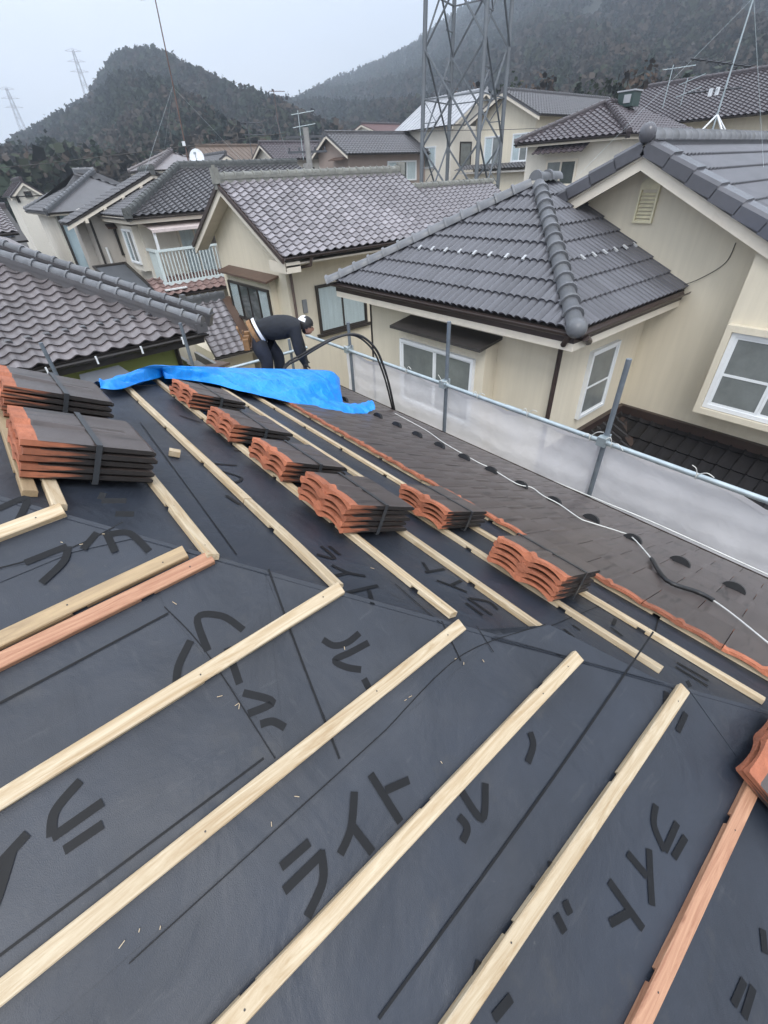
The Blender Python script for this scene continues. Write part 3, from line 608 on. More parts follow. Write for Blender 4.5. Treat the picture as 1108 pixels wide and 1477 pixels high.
caps(RH, f1.xyz(5.42, 8.22, .05), f1.xyz(8.05, 5.59, .05), .115, .30, CAP, None)
caps(RH, f1.xyz(5.50, 2.87, .05), f1.xyz(8.05, 5.42, .05), .112, .26, CAP, None)
caps(RH, (8.02, 5.505, -.16), (8.68, 5.505, -.16), .115, .30, CAP, None)
mb = MB(); ell(mb, f1.xyz(5.50, 2.87, .06), (.13, .13, .12)); mb.build('hip_end_cap', CAP, RH)
# bargeboards
mb = MB(); rk = ((3.85, -1.6), (3.85, 7.45))
for y0, y1 in rk:
    z0 = zr+.005; z1 = z0-mg*abs(y1-y0)
    mb.prism([(8.19, y0, z0), (8.19, y1, z1), (8.19, y1, z1-.15), (8.19, y0, z0-.15)], (.035, 0, 0))
    mb.prism([(8.225, y0, z0-.02), (8.225, y1, z1-.02), (8.225, y1, z1-.30), (8.225, y0, z0-.30)], (.03, 0, 0))
mb.build('bargeboard', TRIM, RH)
mb = MB()
for y0, y1 in rk:
    z0 = zr-.14; z1 = z0-mg*abs(y1-y0); mb.prism([(8.256, y0, z0), (8.256, y1, z1), (8.256, y1, z1-.03), (8.256, y0, z0-.03)], (.5, 0, 0))
mb.build('soffit', TRIM, RH)
# slatted gable vent
vt = MB(); o = (8.70, 3.98, -.78); vt.obox(o, (0, -1, 0), Zu, XM, (0, 0, 0), (.30, .03, .05)); vt.obox(o, (0, -1, 0), Zu, XM, (0, .03, 0), (.03, .44, .05)); vt.obox(o, (0, -1, 0), Zu, XM, (.27, .03, 0), (.30, .44, .05)); vt.prism([(8.70, 3.98, -.34), (8.70, 3.68, -.34), (8.70, 3.68, -.25), (8.70, 3.75, -.19), (8.70, 3.91, -.19), (8.70, 3.98, -.25)], (-.05, 0, 0))
ve = vt.build('gable_vent', mat('yellowed_vent', (.72, .66, .46), r=.5), RH)
for i in range(8):
    mb = MB(); mb.obox((8.695, 3.95, -.74+.05*i), (0, -1, 0), Vector((-.5, 0, -.7)).normalized(), Vector((-.7, 0, .5)).normalized(), (0, 0, 0), (.24, .035, .008)); mb.build('slat', MATS['yellowed_vent'], ve)
mb = MB(); mb.tube(catmull([(8.69, 2.42, -.98), (8.685, 2.46, -1.25), (8.66, 2.75, -1.50), (8.60, 3.02, -1.62)], 6), .006, 5); mb.build('antenna_lead', BRONZE, RH)
# eaves
gutter(RH, (5.45, 8.2, -1.66), (5.45, 2.82, -1.66)); gutter(RH, (5.45, 2.82, -1.66), (8.66, 2.82, -1.66))
mb = MB(); mb.box((5.50, 2.88, -1.80), (5.54, 8.1, -1.66)); mb.box((5.54, 2.88, -1.80), (8.68, 2.92, -1.66)); mb.build('fascia', BROWN, RH)
mb = MB(); mb.box((5.54, 2.92, -1.80), (8.68, 8.1, -1.775)); mb.box((5.505, 2.885, -1.90), (5.53, 8.1, -1.80)); mb.box((5.53, 2.885, -1.90), (8.68, 2.91, -1.80)); mb.build('soffit', TRIM, RH)
pipe(RH, [(5.47, 2.95, -1.70), (5.47, 3.0, -1.82), (5.92, 3.27, -1.98), (5.95, 3.285, -2.1), (5.95, 3.285, -8.7)], BROWN, .036)
pipe(RH, [(5.62, 2.80, -1.73), (5.85, 2.86, -1.84), (5.98, 3.05, -1.92)], BROWN, .045, 'gutter_outlet')
me = MB(); me.box((-.02, -.012, .03), (.02, .085, .055)); SG = me.mesh('snow_guard', mat('dull_pale_metal', (.42, .43, .44), r=.5))
for i in range(8): inst('snow_guard', SG, RH, frame4(f1.xyz(6.46, 6.69-.32*i, .02), f1.u, f1.v, f1.n))
for i in range(6): inst('snow_guard', SG, RH, frame4(f2.xyz(7.0+.32*i, 3.81, .02), f2.u, f2.v, f2.n))
# bay window on the porch front
wallbox(RH, STUCCO, (5.70, 4.40, -8.8), (5.999, 6.40, -2.20), 'bay_wall')
window(RH, (5.699, 6.36, -3.60), (0, -1, 0), 1.78, 1.18, XM, WHITE, 2, ['frost', 'frost'], .05)
mb = MB(); mb.prism([(5.47, 6.44, -2.215), (5.47, 4.33, -2.215), (5.999, 4.33, -2.13), (5.999, 6.44, -2.13)], (0, 0, .045)); mb.build('window_hood', AWND, RH)
window(RH, (6.93, 3.329, -3.46), (1, 0, 0), .86, 1.14, YM, WHITE, 1, ['frost'], .05, midbar=True)
window(RH, (8.299, 1.90, -3.20), (0, -1, 0), 2.1, 1.17, XM, WHITE, 3, ['frost'], .06, midbar=True)
mb = MB(); o = (8.299, 1.99, -3.30); 
for a, b in (((0, 0, 0), (2.28, .09, .11)), ((0, .09, 0), (.085, 1.27, .11)), ((0, 1.27, 0), (1.6, 1.36, .11))): mb.obox(o, (0, -1, 0), Zu, XM, a, b)
mb.build('window_surround', STUCCO, RH)
mb = MB(); mb.box((5.985, 7.62, -8.8), (6.0, 7.66, -1.9)); mb.build('corner_joint', BRONZE, RH)

# ---- neighbour beyond: grey wave tiles, gable end with a wide window
MHh = thing('house', 'cream house in the middle with a long silver-grey tiled gable roof', 'house', (9, 13, -8.8))
mm = .53; e1 = Face('-y', 11.08, -1.50, mm); e2 = Face('+y', 16.9, -1.50, mm); yr = 13.99
gable_wall(MHh, STUCCO, 'x', 6.5, 12.3, 11.9, 16.1, 14.0, -1.22, -.12, -8.8)
gable_wall(MHh, STUCCO, 'x', 12.3, 17.2, 12.0, 16.0, 14.0, -1.55, -.5, -8.8)
PA = [(6.05, 11.08), (12.55, 11.08), (12.55, yr), (6.05, yr)]; PB2 = [(6.05, yr), (12.55, yr), (12.55, 16.9), (6.05, 16.9)]
plate(MHh, e1, PA, .08, BRONZE); plate(MHh, e2, PB2, .08, JT2)
e3 = Face('-y', 11.5, -1.73, mm); PC = [(12.5, 11.5), (17.4, 11.5), (17.4, yr), (12.5, yr)]; plate(MHh, e3, PC, .08, BRONZE)
e4 = Face('+y', 16.5, -1.73, mm); plate(MHh, e4, [(12.5, yr), (17.4, yr), (17.4, 16.5), (12.5, 16.5)], .08, JT2)
cand = []; lay(MHh, e1, PA, 'wave', .268, .182, JT2, cand); lay(MHh, e3, PC, 'wave', .268, .182, JT2, cand); settle(MHh, cand)
MOSSY = mat('mossy_ridge_tile', (.20, .20, .18), r=.7, var=.25, vs=5, rnd=.12, stain=(.30, .30, .24), stain_s=4, stain_amt=.5)
caps(MHh, (6.0, yr, .02), (12.6, yr, .02), .09, .28, MOSSY, MOSSY, .14)
caps(MHh, (12.65, yr, -.42), (17.45, yr, -.42), .08, .28, MOSSY, MOSSY, .10)
mb = MB(); mb.box((5.96, yr-.12, .0), (6.1, yr+.12, .34)); mb.tube([(6.03, yr, .30), (6.03, yr, .40)], .05, 8); mb.build('ridge_end_tile', MOSSY, MHh)
mb = MB(); mb.box((12.5, yr-.12, .0), (12.66, yr+.12, .34)); mb.build('ridge_end_tile', MOSSY, MHh)
mb = MB()
for y0, y1 in ((yr, 11.05), (yr, 16.93)):
    z0 = -1.50+mm*2.91-.10; z1 = -1.61
    mb.prism([(6.06, y0, z0), (6.06, y1, z1), (6.06, y1, z1-.20), (6.06, y0, z0-.20)], (.03, 0, 0))
mb.build('bargeboard', TRIM, MHh)
mb = MB()
for y0, y1 in ((yr, 11.05), (yr, 16.93)):
    z0 = -1.50+mm*2.91-.12; z1 = -1.63
    mb.prism([(6.0, y0, z0+.11), (6.0, y1, z1+.11), (6.0, y1, z1), (6.0, y0, z0)], (.055, 0, 0))
mb.build('verge_board', BROWN, MHh)
mb = MB()
for y0, y1 in ((yr, 11.05), (yr, 16.93)):
    z0 = -1.50+mm*2.91-.18; z1 = -1.69
    mb.prism([(6.095, y0, z0), (6.095, y1, z1), (6.095, y1, z1-.04), (6.095, y0, z0-.04)], (.40, 0, 0))
mb.build('soffit', TRIM, MHh)
mb = MB(); mb.box((6.07, 11.05, -1.86), (6.5, 11.9, -1.62)); mb.build('eave_box', TRIM, MHh)
mb = MB(); mb.box((6.5, 11.12, -1.70), (12.5, 11.9, -1.66)); mb.build('soffit', TRIM, MHh)
gutter(MHh, (6.05, 11.03, -1.52), (12.5, 11.03, -1.52), BROWN, .06)
pipe(MHh, [(6.85, 11.05, -1.57), (6.84, 11.1, -1.75), (6.62, 11.82, -1.90), (6.62, 11.84, -2.05), (6.62, 11.84, -8.7)], mat('taupe_pipe', (.14, .10, .085), r=.5), .04)
wallbox(MHh, STUCCO, (6.30, 12.55, -3.65), (6.499, 15.40, -2.18), 'bay_wall')
window(MHh, (6.299, 15.28, -3.52), (0, -1, 0), 2.64, 1.08, XM, BRONZE, 4, ['curtain', None, None, 'curtain'], .045)
mb = MB(); mb.prism([(6.08, 15.5, -2.225), (6.08, 12.3, -2.225), (6.499, 12.3, -2.12), (6.499, 15.5, -2.12)], (0, 0, .05)); mb.build('window_hood', AWN, MHh)
window(MHh, (7.36, 11.899, -3.72), (1, 0, 0), 1.78, 1.32, YM, BRONZE, 2, ['curtain', 'curtain'], .05)
mb = MB(); mb.box((7.25, 11.80, -3.80), (9.25, 11.899, -3.72)); mb.build('window_sill', BRONZE, MHh)
mb = MB(); mb.box((6.88, 11.86, -3.05), (7.02, 11.899, -2.70)); mb.build('meter_box', mat('grey_box', (.22, .23, .24)), MHh)

# ---- house with balcony
BH = thing('house', 'house behind the balcony railing, with a grey hip roof and a strip of red tiles', 'house', (8, 22, -8.5))
mB = .40; b1 = Face('-y', 19.5, -.78, mB); b2 = Face('-x', 5.0, -.78, mB); yB = 22.9; xB = 8.4
wallbox(BH, STUCCO2, (5.45, 20.35, -8.5), (13, 26, -.85))
PB1 = [(5.0, 19.5), (14.0, 19.5), (14.0, yB), (xB, yB)]; PB2_ = [(5.0, 23.6), (5.0, 19.5), (xB, yB), (xB, 23.6)]
plate(BH, b1, PB1, .09, BRONZE); plate(BH, b2, PB2_, .09, BRONZE); plate(BH, Face('+y', 26.3, -.78, mB), [(xB, yB), (14, yB), (14, 26.3), (xB, 26.3)], .09, JT3)
cand = []; lay(BH, b1, PB1, 'wave', .268, .182, JT3, cand); lay(BH, b2, PB2_, 'wave', .268, .182, JT3, cand); settle(BH, cand)
DCAP = mat('dark_weathered_ridge', (.085, .09, .088), r=.6, var=.3, vs=6, rnd=.15, stain=(.18, .18, .15), stain_s=6, stain_amt=.4)
caps(BH, b1.xyz(4.95, 19.45, .03), b1.xyz(xB, yB, .03), .085, .27, DCAP, DCAP, .13); caps(BH, (xB, yB, .60), (14, yB, .60), .085, .27, DCAP, DCAP, .13)
mb = MB(); mb.box((4.88, 19.36, -.82), (5.1, 19.6, -.52)); mb.build('ridge_end_tile', DCAP, BH)
mb = MB(); mb.box((5.05, 19.55, -.98), (13, 20.35, -.90)); mb.box((5.0, 19.52, -1.0), (13, 19.55, -.82)); mb.box((5.0, 19.55, -1.0), (5.04, 23.5, -.82)); mb.build('soffit', TRIM, BH)
gutter(BH, (4.95, 19.44, -.83), (13, 19.44, -.83), BRONZE, .055); gutter(BH, (4.94, 23.5, -.83), (4.94, 19.44, -.83), BRONZE, .055)
MINT = mat('pale_mint_aluminium', (.62, .70, .70), r=.4, var=.05)
bal = MB(); x0, x1, yb, zt, zb = 5.52, 8.2, 19.32, -1.84, -2.92
bal.box((x0-.06, yb-.05, zt-.04), (x1, yb+.05, zt+.04)); bal.box((x0-.06, yb-.04, zb-.06), (x1, yb+.06, zb+.06)); bal.box((x0-.06, yb+.05, zt-.04), (x0+.04, 20.34, zt+.04)); bal.box((x0-.06, yb+.06, zb-.06), (x0+.04, 20.34, zb+.06)); bal.box((x0-.05, yb-.04, zb+.06), (x0+.05, yb+.04, zt-.04)); bo = bal.build('balcony_railing', MINT, BH)
mb = MB(); mb.box((-.018, -.012, 0), (.018, .012, 1.0)); BR = mb.mesh('baluster', MINT)
for i in range(20): inst('baluster', BR, bo, Matrix.Translation((x0+.14+i*.128, yb, zb+.055)))
for i in range(6): inst('baluster', BR, bo, Matrix.Translation((x0-.01, yb+.16+i*.14, zb+.055)))
mb = MB(); mb.box((5.48, 19.4, -3.05), (8.2, 20.34, -2.98)); mb.build('balcony_floor', CONC, BH)
mb = MB(); mb.prism([(5.55, 19.25, -1.22), (8.2, 19.25, -1.22), (8.2, 20.34, -1.05), (5.55, 20.34, -1.05)], (0, 0, .03)); mb.box((5.55, 19.22, -1.28), (8.2, 19.28, -1.19)); mb.build('balcony_canopy', mat('pale_pink_sheet', (.60, .52, .50), r=.5), BH)
mb = MB(); mb.box((5.58, 19.27, -1.80), (5.66, 19.35, -1.25)); mb.build('canopy_post', WHITE, BH)
window(BH, (6.75, 20.349, -2.95), (1, 0, 0), 1.3, 1.75, YM, TRIM, 2, ['curtain'], .05)
wallbox(BH, STUCCO2, (5.22, 20.45, -2.55), (5.449, 21.75, -1.1), 'bay_wall'); window(BH, (5.219, 21.70, -2.32), (0, -1, 0), 1.2, 1.12, XM, WHITE, 2, ['curtain', 'frost'], .05)
r1 = Face('-y', 18.7, -3.20, .36); PR1 = [(5.0, 18.7), (8.6, 18.7), (8.6, 19.9), (5.0, 19.9)]; plate(BH, r1, PR1, .06, BRONZE); cand = []; lay(BH, r1, PR1, 'wave', .30, .29, REDT, cand); settle(BH, cand, name='red_roof_tile')
wallbox(BH, STUCCOG, (5.2, 19.1, -8.5), (8.6, 20.34, -3.16)); gutter(BH, (5.0, 18.65, -3.23), (8.6, 18.65, -3.23), BROWN, .05)
mb = MB(); mb.box((5.3, 18.85, -3.06), (6.1, 19.0, -3.02)); mb.build('white_duct', WHITE, BH)

# ---- gabled house behind it, and its lean-to
LG = thing('house', 'grey-beige house left of the balcony house, its dark gable rising to the right', 'house', (7.5, 27, -8.3))
gy = 23.72
gable_wall(LG, STUCCOG, 'y', gy, gy+1.6, 4.55, 10.2, 7.4, -.62, .33, -8.3); wallbox(LG, STUCCOG, (4.22, gy+.8, -8.3), (4.549, gy+1.6, -1.05))
g1 = Face('-x', 3.68, -.98, .40); g2 = Face('+x', 11.1, -.98, .40); PG1 = [(3.68, gy+1.0), (3.68, gy-.55), (7.39, gy-.55), (7.39, gy+1.0)]; PG2 = [(7.39, gy+1.0), (7.39, gy-.55), (11.1, gy-.55), (11.1, gy+1.0)]
for f, P in ((g1, PG1), (g2, PG2)): plate(LG, f, P, .07, BRONZE)
cand = []; lay(LG, g1, PG1, 'wave', .30, .25, JT3, cand); lay(LG, g2, PG2, 'wave', .30, .25, JT3, cand); joined(LG, cand, 'roof_tiling')
caps(LG, (7.39, gy-.6, .54), (7.39, gy+1.0, .54), .09, .3, DCAP, DCAP, .10, single=False)
mb = MB()
for xa, xb in ((7.39, 3.66), (7.39, 11.12)):
    za = -.98+.40*3.71-.10; zb = -1.09
    mb.prism([(xa, gy-.53, za), (xb, gy-.53, zb), (xb, gy-.53, zb-.11), (xa, gy-.53, za-.11)], (0, .05, 0))
mb.build('bargeboard', TRIM, LG)
for i in range(4):
    x = 4.4+.8*i; z = -.98+.4*(x-3.68)-.22; mb = MB(); mb.box((x-.06, gy-.56, z-.10), (x+.06, gy-.02, z+.02)); mb.build('rafter_end', TRIM, LG)
window(LG, (5.34, gy-.001, -2.25), (1, 0, 0), .72, .95, YM, BRONZE, 1, [None], .05); mb = MB(); mb.prism([(5.1, gy-.35, -1.28), (6.2, gy-.35, -1.28), (6.2, gy-.01, -1.16), (5.1, gy-.01, -1.16)], (0, 0, .05)); mb.build('window_hood', AWN, LG)
mb = MB(); mb.box((6.6, gy-.06, .0), (7.5, gy-.001, .22)); mb.build('gable_vent', BRONZE, LG)
pipe(LG, [(4.6, gy-.05, -.95), (4.58, gy-.05, -8.2)], BRONZE, .045); pipe(LG, [(4.85, gy-.04, -1.9), (4.85, gy-.04, -3.6)], WHITE, .05, 'conduit')
lt = Face('-y', 19.4, -3.25, .22); plate(LG, lt, [(4.0, 19.4), (5.15, 19.4), (5.15, 22.9), (4.0, 22.9)], .05, SHEETM, 'lean_to_roof', 0)
mb = MB()
for a, b, c, d in ((3.93, 19.35, 4.02, 22.95), (5.12, 19.35, 5.22, 22.95), (4.02, 22.85, 5.12, 22.95)): mb.prism([lt.xyz(a, b, .005), lt.xyz(c, b, .005), lt.xyz(c, d, .005), lt.xyz(a, d, .005)], (0, 0, .06))
mb.build('lean_to_edge', BRONZE, LG); wallbox(LG, STUCCO2, (4.1, 19.6, -8.3), (5.1, 22.8, -3.32))

# ---- small tiled roof below the middle house
SR = thing('house', 'low cream annex with a small steep grey tiled roof behind the worker', 'house', (5.5, 15, -8.5))
zs = -4.34; ms2 = 1.03; sf = Face('-y', 14.2, zs, ms2); yS = 15.52; PS = [(4.86, 14.2), (6.0, 14.2), (6.0, yS), (4.86, yS)]; zR = zs+ms2*(yS-14.2)
plate(SR, sf, PS, .08, BRONZE); cand = []; lay(SR, sf, PS, 'wave', .272, .178, JT2, cand); settle(SR, cand)
caps(SR, (4.80, yS, zR+.02), (6.1, yS, zR+.02), .075, .27, CAP, CAP, .14)
mb = MB(); mb.box((4.72, yS-.10, zR-.05), (4.86, yS+.10, zR+.30)); mb.build('ridge_end_tile', CAP, SR)
mb = MB(); mb.prism([sf.xyz(6.0, 14.2, .05), sf.xyz(6.29, 14.2, .05), sf.xyz(6.29, yS, .05), sf.xyz(6.0, yS, .05)], sf.n*-.08); mb.build('verge_flashing', AWN, SR)
wallbox(SR, STUCCO, (5.0, 14.6, -8.5), (6.25, 16.4, zs-.02)); gutter(SR, (4.8, 14.15, zs-.02), (6.3, 14.15, zs-.02), BRONZE, .05)
mb = MB(); mb.box((4.9, 14.25, zs-.16), (6.2, 14.6, zs-.12)); mb.build('soffit', TRIM, SR)

# ---- olive green house at the left
GH = thing('house', 'olive green walled house at left under a grey-brown wave tiled hip roof', 'house', (-1, 11, -8.8))
mG = .5; q1 = Face('-y', 8.60, -2.12, mG); q2 = Face('+x', 2.86, -2.12, mG); yG = 13.2
hx = 2.86-(yG-8.6); PQ1 = [(-6.5, 8.6), (2.86, 8.6), (hx, yG), (-6.5, yG)]; PQ2 = [(2.86, 8.6), (2.86, 17.8), (hx, yG)]
plate(GH, q1, PQ1, .09, BRONZE); plate(GH, q2, PQ2, .09, JT1); plate(GH, Face('+y', 17.8, -2.12, mG), [(-6.5, yG), (hx, yG), (2.86, 17.8), (-6.5, 17.8)], .09, JT1)
cand = []; lay(GH, q1, PQ1, 'wave', .262, .176, JT1, cand, skip=lambda s, t: s < -2.6); settle(GH, cand)
caps(GH, q1.xyz(2.80, 8.66, .02), q1.xyz(hx, yG, .02), .082, .28, CAP, JT3, .15)
caps(GH, q1.xyz(2.86+.36, 8.66+.36, -.16), q1.xyz(hx+.36, yG+.36, -.16), .075, .28, CAP, JT3, .10)
mb = MB(); a = q1.xyz(2.82, 8.64, .02); mb.tube([a+Vector((.06, -.06, .12)), a+Vector((-.04, .04, .13))], .10, 10); mb.box(tuple(a+Vector((-.10, -.10, -.05))), tuple(a+Vector((.10, .10, .10)))); mb.build('hip_end_tile', JT3, GH)
gp = MB(); gp.prism([(.06*math.cos(math.pi*j/8), 0, .05*math.sin(math.pi*j/8)) for j in range(9)], (0, .05, 0)); SG2 = gp.mesh('snow_guard', JT3)
for i in range(12): inst('snow_guard', SG2, GH, frame4(q1.pt(-.75+.262*i, .176*3+.06, .035), q1.u, q1.v, q1.n))
wallbox(GH, GREENW, (-6, 9.1, -8.8), (2.45, 17.3, -2.20)); mb = MB(); mb.box((-6.4, 8.64, -2.30), (2.82, 9.09, -2.25)); mb.box((-6.4, 8.62, -2.32), (2.83, 8.65, -2.14)); mb.build('soffit', BRONZE, GH)
gutter(GH, (-6.4, 8.55, -2.16), (2.9, 8.55, -2.16), BRONZE, .05)
for i in range(9):
    mb = MB(); mb.box((-3.2+.7*i, 8.49, -2.24), (-3.175+.7*i, 8.52, -2.12)); mb.build('gutter_bracket', WHITE, GH)
for dy, dz in ((0, 0), (-.42, -.115)):
    mb = MB(); mb.prism([(.62, 8.20+dy, -2.38+dz-.12), (1.42, 8.20+dy, -2.38+dz-.12), (1.30, 8.6+dy, -2.38+dz), (.70, 8.6+dy, -2.38+dz)], (0, 0, .025)); mb.build('window_hood', SHEETM, GH)
pipe(GH, [(2.42, 8.6, -2.2), (2.40, 9.04, -2.45), (2.40, 9.04, -8.6)], BRONZE, .045)
sh = thing('shed', 'low concrete shed with rusty sheet roof between green house and grey tiled annex', 'shed', (3.3, 10, -8.8))
mb = MB(); mb.prism([(2.95, 9.3, -3.10), (3.45, 9.3, -3.05), (3.75, 11.4, -3.55), (3.05, 11.4, -3.60)], (0, 0, .05)); mb.build('roof', RUST, sh)
mb = MB(); mb.box((2.98, 9.4, -8.8), (3.05, 11.3, -3.2)); mb.box((3.38, 9.4, -8.8), (3.45, 11.3, -3.2)); mb.build('post', CONC, sh)
mb = MB(); mb.box((2.72, 9.35, -8.8), (2.95, 9.8, -2.95)); mb.build('block_wall', CONC, sh); mb = MB(); mb.box((3.1, 11.5, -8.8), (3.5, 11.7, -2.9)); mb.build('panel', STUCCO, sh)

# ---- generic far houses
def far_house(label, x0, x1, y0, y1, ze, zg, axis, m, wallm, tilem, oh=.45, hip=False, kind='wave', wins=(), capm=None, tw=.29, group=None, trim=TRIM, smooth=None):
    h = thing('house', label, 'house', ((x0+x1)/2, (y0+y1)/2, zg), group); cand = []
    X0, X1, Y0, Y1 = x0-oh, x1+oh, y0-oh, y1+oh; xm, ym = (X0+X1)/2, (Y0+Y1)/2
    Fx, FX, Fy, FY = Face('-x', X0, ze, m), Face('+x', X1, ze, m), Face('-y', Y0, ze, m), Face('+y', Y1, ze, m)
    cm = capm or tilem
    if axis == 'x':
        hw = (Y1-Y0)/2; a, b = (X0+hw, X1-hw) if hip else (X0, X1); zr = ze+m*hw
        L = [(Fy, [(X0, Y0), (X1, Y0), (b, ym), (a, ym)]), (FY, [(X1, Y1), (X0, Y1), (a, ym), (b, ym)])]
        if hip: L += [(Fx, [(X0, Y1), (X0, Y0), (a, ym)]), (FX, [(X1, Y0), (X1, Y1), (b, ym)])]
        rl = [((a, ym, zr), (b, ym, zr))]
        if hip: rl += [((X0, Y0, ze), (a, ym, zr)), ((X0, Y1, ze), (a, ym, zr))]
        if not hip: gable_wall(h, wallm, 'x', x0, x1, y0, y1, ym, ze+m*oh-.1, zr-.12, zg)
    else:
        hw = (X1-X0)/2; a, b = (Y0+hw, Y1-hw) if hip else (Y0, Y1); zr = ze+m*hw
        L = [(Fx, [(X0, Y1), (X0, Y0), (xm, a), (xm, b)]), (FX, [(X1, Y0), (X1, Y1), (xm, b), (xm, a)])]
        if hip: L += [(Fy, [(X0, Y0), (X1, Y0), (xm, a)]), (FY, [(X1, Y1), (X0, Y1), (xm, b)])]
        rl = [((xm, a, zr), (xm, b, zr))]
        if hip: rl += [((X0, Y0, ze), (xm, a, zr)), ((X1, Y0, ze), (xm, a, zr)), ((X0, Y1, ze), (xm, b, zr))]
        if not hip: gable_wall(h, wallm, 'y', y0, y1, x0, x1, xm, ze+m*oh-.1, zr-.12, zg)
    if hip: wallbox(h, wallm, (x0, y0, zg), (x1, y1, ze-.02))
    for f, P in L: plate(h, f, P, .08, smooth or tilem)
    if not smooth:
        for f, P in L:
            if f.n.dot(Vector((-f.o.x if f.o.x else -xm, -f.o.y if f.o.y else -ym, -.6))) > -6: lay(h, f, P, kind, tw, .25, tilem, cand)
        if cand: joined(h, cand, 'roof_tiling')
    else:
        for f, P in L:
            S = [f.st(*p) for p in P]; s0, s1 = min(s for s, t in S), max(s for s, t in S); mb = MB(); t1 = max(t for s, t in S)
            if hip: continue
            k = int((s1-s0)/.42)
            for i in range(k): mb.obox(f.pt(s0+.2+i*.42, 0, -.012), f.u, f.v, f.n, (0, 0, 0), (.03, t1, .03))
            mb.build('standing_seams', smooth, h)
    for i, (p, q) in enumerate(rl): caps(h, p, q, .085, .3, cm, cm, .10, single=False)
    mb = MB(); mb.box((X0+.02, Y0+.02, ze-.16), (X1-.02, Y0+.06, ze-.03)); mb.box((X0+.02, Y0+.06, ze-.16), (X0+.06, Y1-.02, ze-.03)); mb.build('fascia', trim, h) if hip else None
    if not hip:
        mb = MB()
        if axis == 'x':
            for a, b in ((ym, Y0), (ym, Y1)): mb.prism([(X0+.02, a, zr-.09), (X0+.02, b, ze-.09), (X0+.02, b, ze-.27), (X0+.02, a, zr-.27)], (.05, 0, 0))
        else:
            for a, b in ((xm, X0), (xm, X1)): mb.prism([(a, Y0+.02, zr-.09), (b, Y0+.02, ze-.09), (b, Y0+.02, ze-.27), (a, Y0+.02, zr-.27)], (0, .05, 0))
        mb.build('bargeboard', trim, h)
    gutter(h, (X0, Y0-.04, ze-.03), (X1, Y0-.04, ze-.03), BRONZE, .06); gutter(h, (X0-.04, Y1, ze-.03), (X0-.04, Y0, ze-.03), BRONZE, .06) if (hip or axis == 'y') else None
    for side, a, z, wd, ht, fm, panes, fills in wins:
        if side == 'x': window(h, (x0-.001, a, z), (0, -1, 0), wd, ht, XM, fm, panes, fills, .06)
        else: window(h, (a, y0-.001, z), (1, 0, 0), wd, ht, YM, fm, panes, fills, .06)
    return h
cu = ['curtain', None]
H5 = far_house('taupe-walled house with dark grey gable roof in front of the lattice tower', 24.0, 35.5, 32.2, 36.0, 1.30, -9, 'x', .52, BROWNW, JT3, .5,
   wins=(('x', 35.0, -.6, .7, 1.2, BRONZE, 1, ['curtain']), ('x', 33.4, -.5, .7, 1.1, WHITE, 1, ['curtain']), ('y', 27.6, -.4, 3.0, 1.25, WHITE, 3, ['curtain', None, 'curtain']), ('y', 33.0, -.9, 1.3, 1.4, BRONZE, 1, [None])))
mb = MB(); mb.prism([(23.4, 33.9, .98), (23.4, 32.2, .98), (23.95, 32.2, 1.12), (23.95, 33.9, 1.12)], (0, 0, .05)); mb.build('window_hood', AWN, H5)
mb = MB(); mb.box((32.4, 31.9, .55), (34.6, 32.15, .70)); mb.build('window_hood', AWND, H5)
H4 = far_house('white gabled house with dark maroon roof left of the taupe house', 22.5, 30, 39.8, 43.0, 1.38, -9, 'x', .52, STUCCO2, JT4, .45,
   wins=(('x', 42.4, -.3, 1.4, 1.1, WHITE, 2, ['curtain', 'curtain']), ('y', 23.8, -.3, 2.2, 1.1, BRONZE, 3, [None, 'frost', 'curtain'])))
mb = MB(); mb.prism([(21.9, 42.8, .95), (21.9, 40.7, .95), (22.49, 40.7, 1.1), (22.49, 42.8, 1.1)], (0, 0, .06)); mb.build('window_hood', AWND, H4)
H3 = far_house('plain house with flat brown roof left of the white gabled house', 19.5, 24.5, 44.5, 49.5, 1.35, -9, 'x', .42, STUCCOG, TANROOF, .4, smooth=TANROOF)
far_house('small white gable house beside the plain brown roof', 16.6, 18.6, 38.5, 42, .95, -9, 'y', .55, STUCCO2, JT3, .35)
far_house('low grey hip roofed house behind the white satellite dish', 10.8, 14.2, 33.0, 36.6, .80, -9, 'x', .40, STUCCOG, JT1, .4, hip=True)
gcap = far_house('faded green roofed house with a small pale top roof at the foot of the hill', 15.0, 18.5, 46.5, 50, 1.20, -9, 'x', .35, STUCCO2, GREENS, .4, hip=True, smooth=GREENS)
mb = MB(); mb.prism([(15.9, 47.2, 1.75), (17.7, 47.2, 1.75), (17.2, 48.2, 2.2), (16.4, 48.2, 2.2)], (0, .05, .04)); mb.build('top_roof', PALEROOF, gcap)
far_house('distant dark red roofed house over the taupe house', 44, 49.5, 53, 58, 4.2, -9, 'x', .3, STUCCO2, JT4, .4, smooth=mat('dark_red_sheet', (.12, .06, .055), r=.5))
far_house('distant pale flat-roofed house behind the red roof', 48, 53, 52, 57, 3.9, -9, 'x', .2, STUCCO2, PALEROOF, .4, smooth=PALEROOF)
BL = far_house('narrow house with pale blue side wall and grey hip roof at the far left', 4.5, 9.5, 30, 36, -.75, -8.3, 'x', .45, BLUEW, JT3, .45, hip=True, wins=(('y', 5.0, -3.6, .8, 1.0, BRONZE, 1, [None]),), capm=CAP)
wallbox(BL, STUCCO2, (4.42, 30.3, -8.3), (4.499, 35.7, -.9), 'side_wall'); pipe(BL, [(4.5, 29.9, -.8), (4.52, 29.95, -8)], BRONZE, .06)
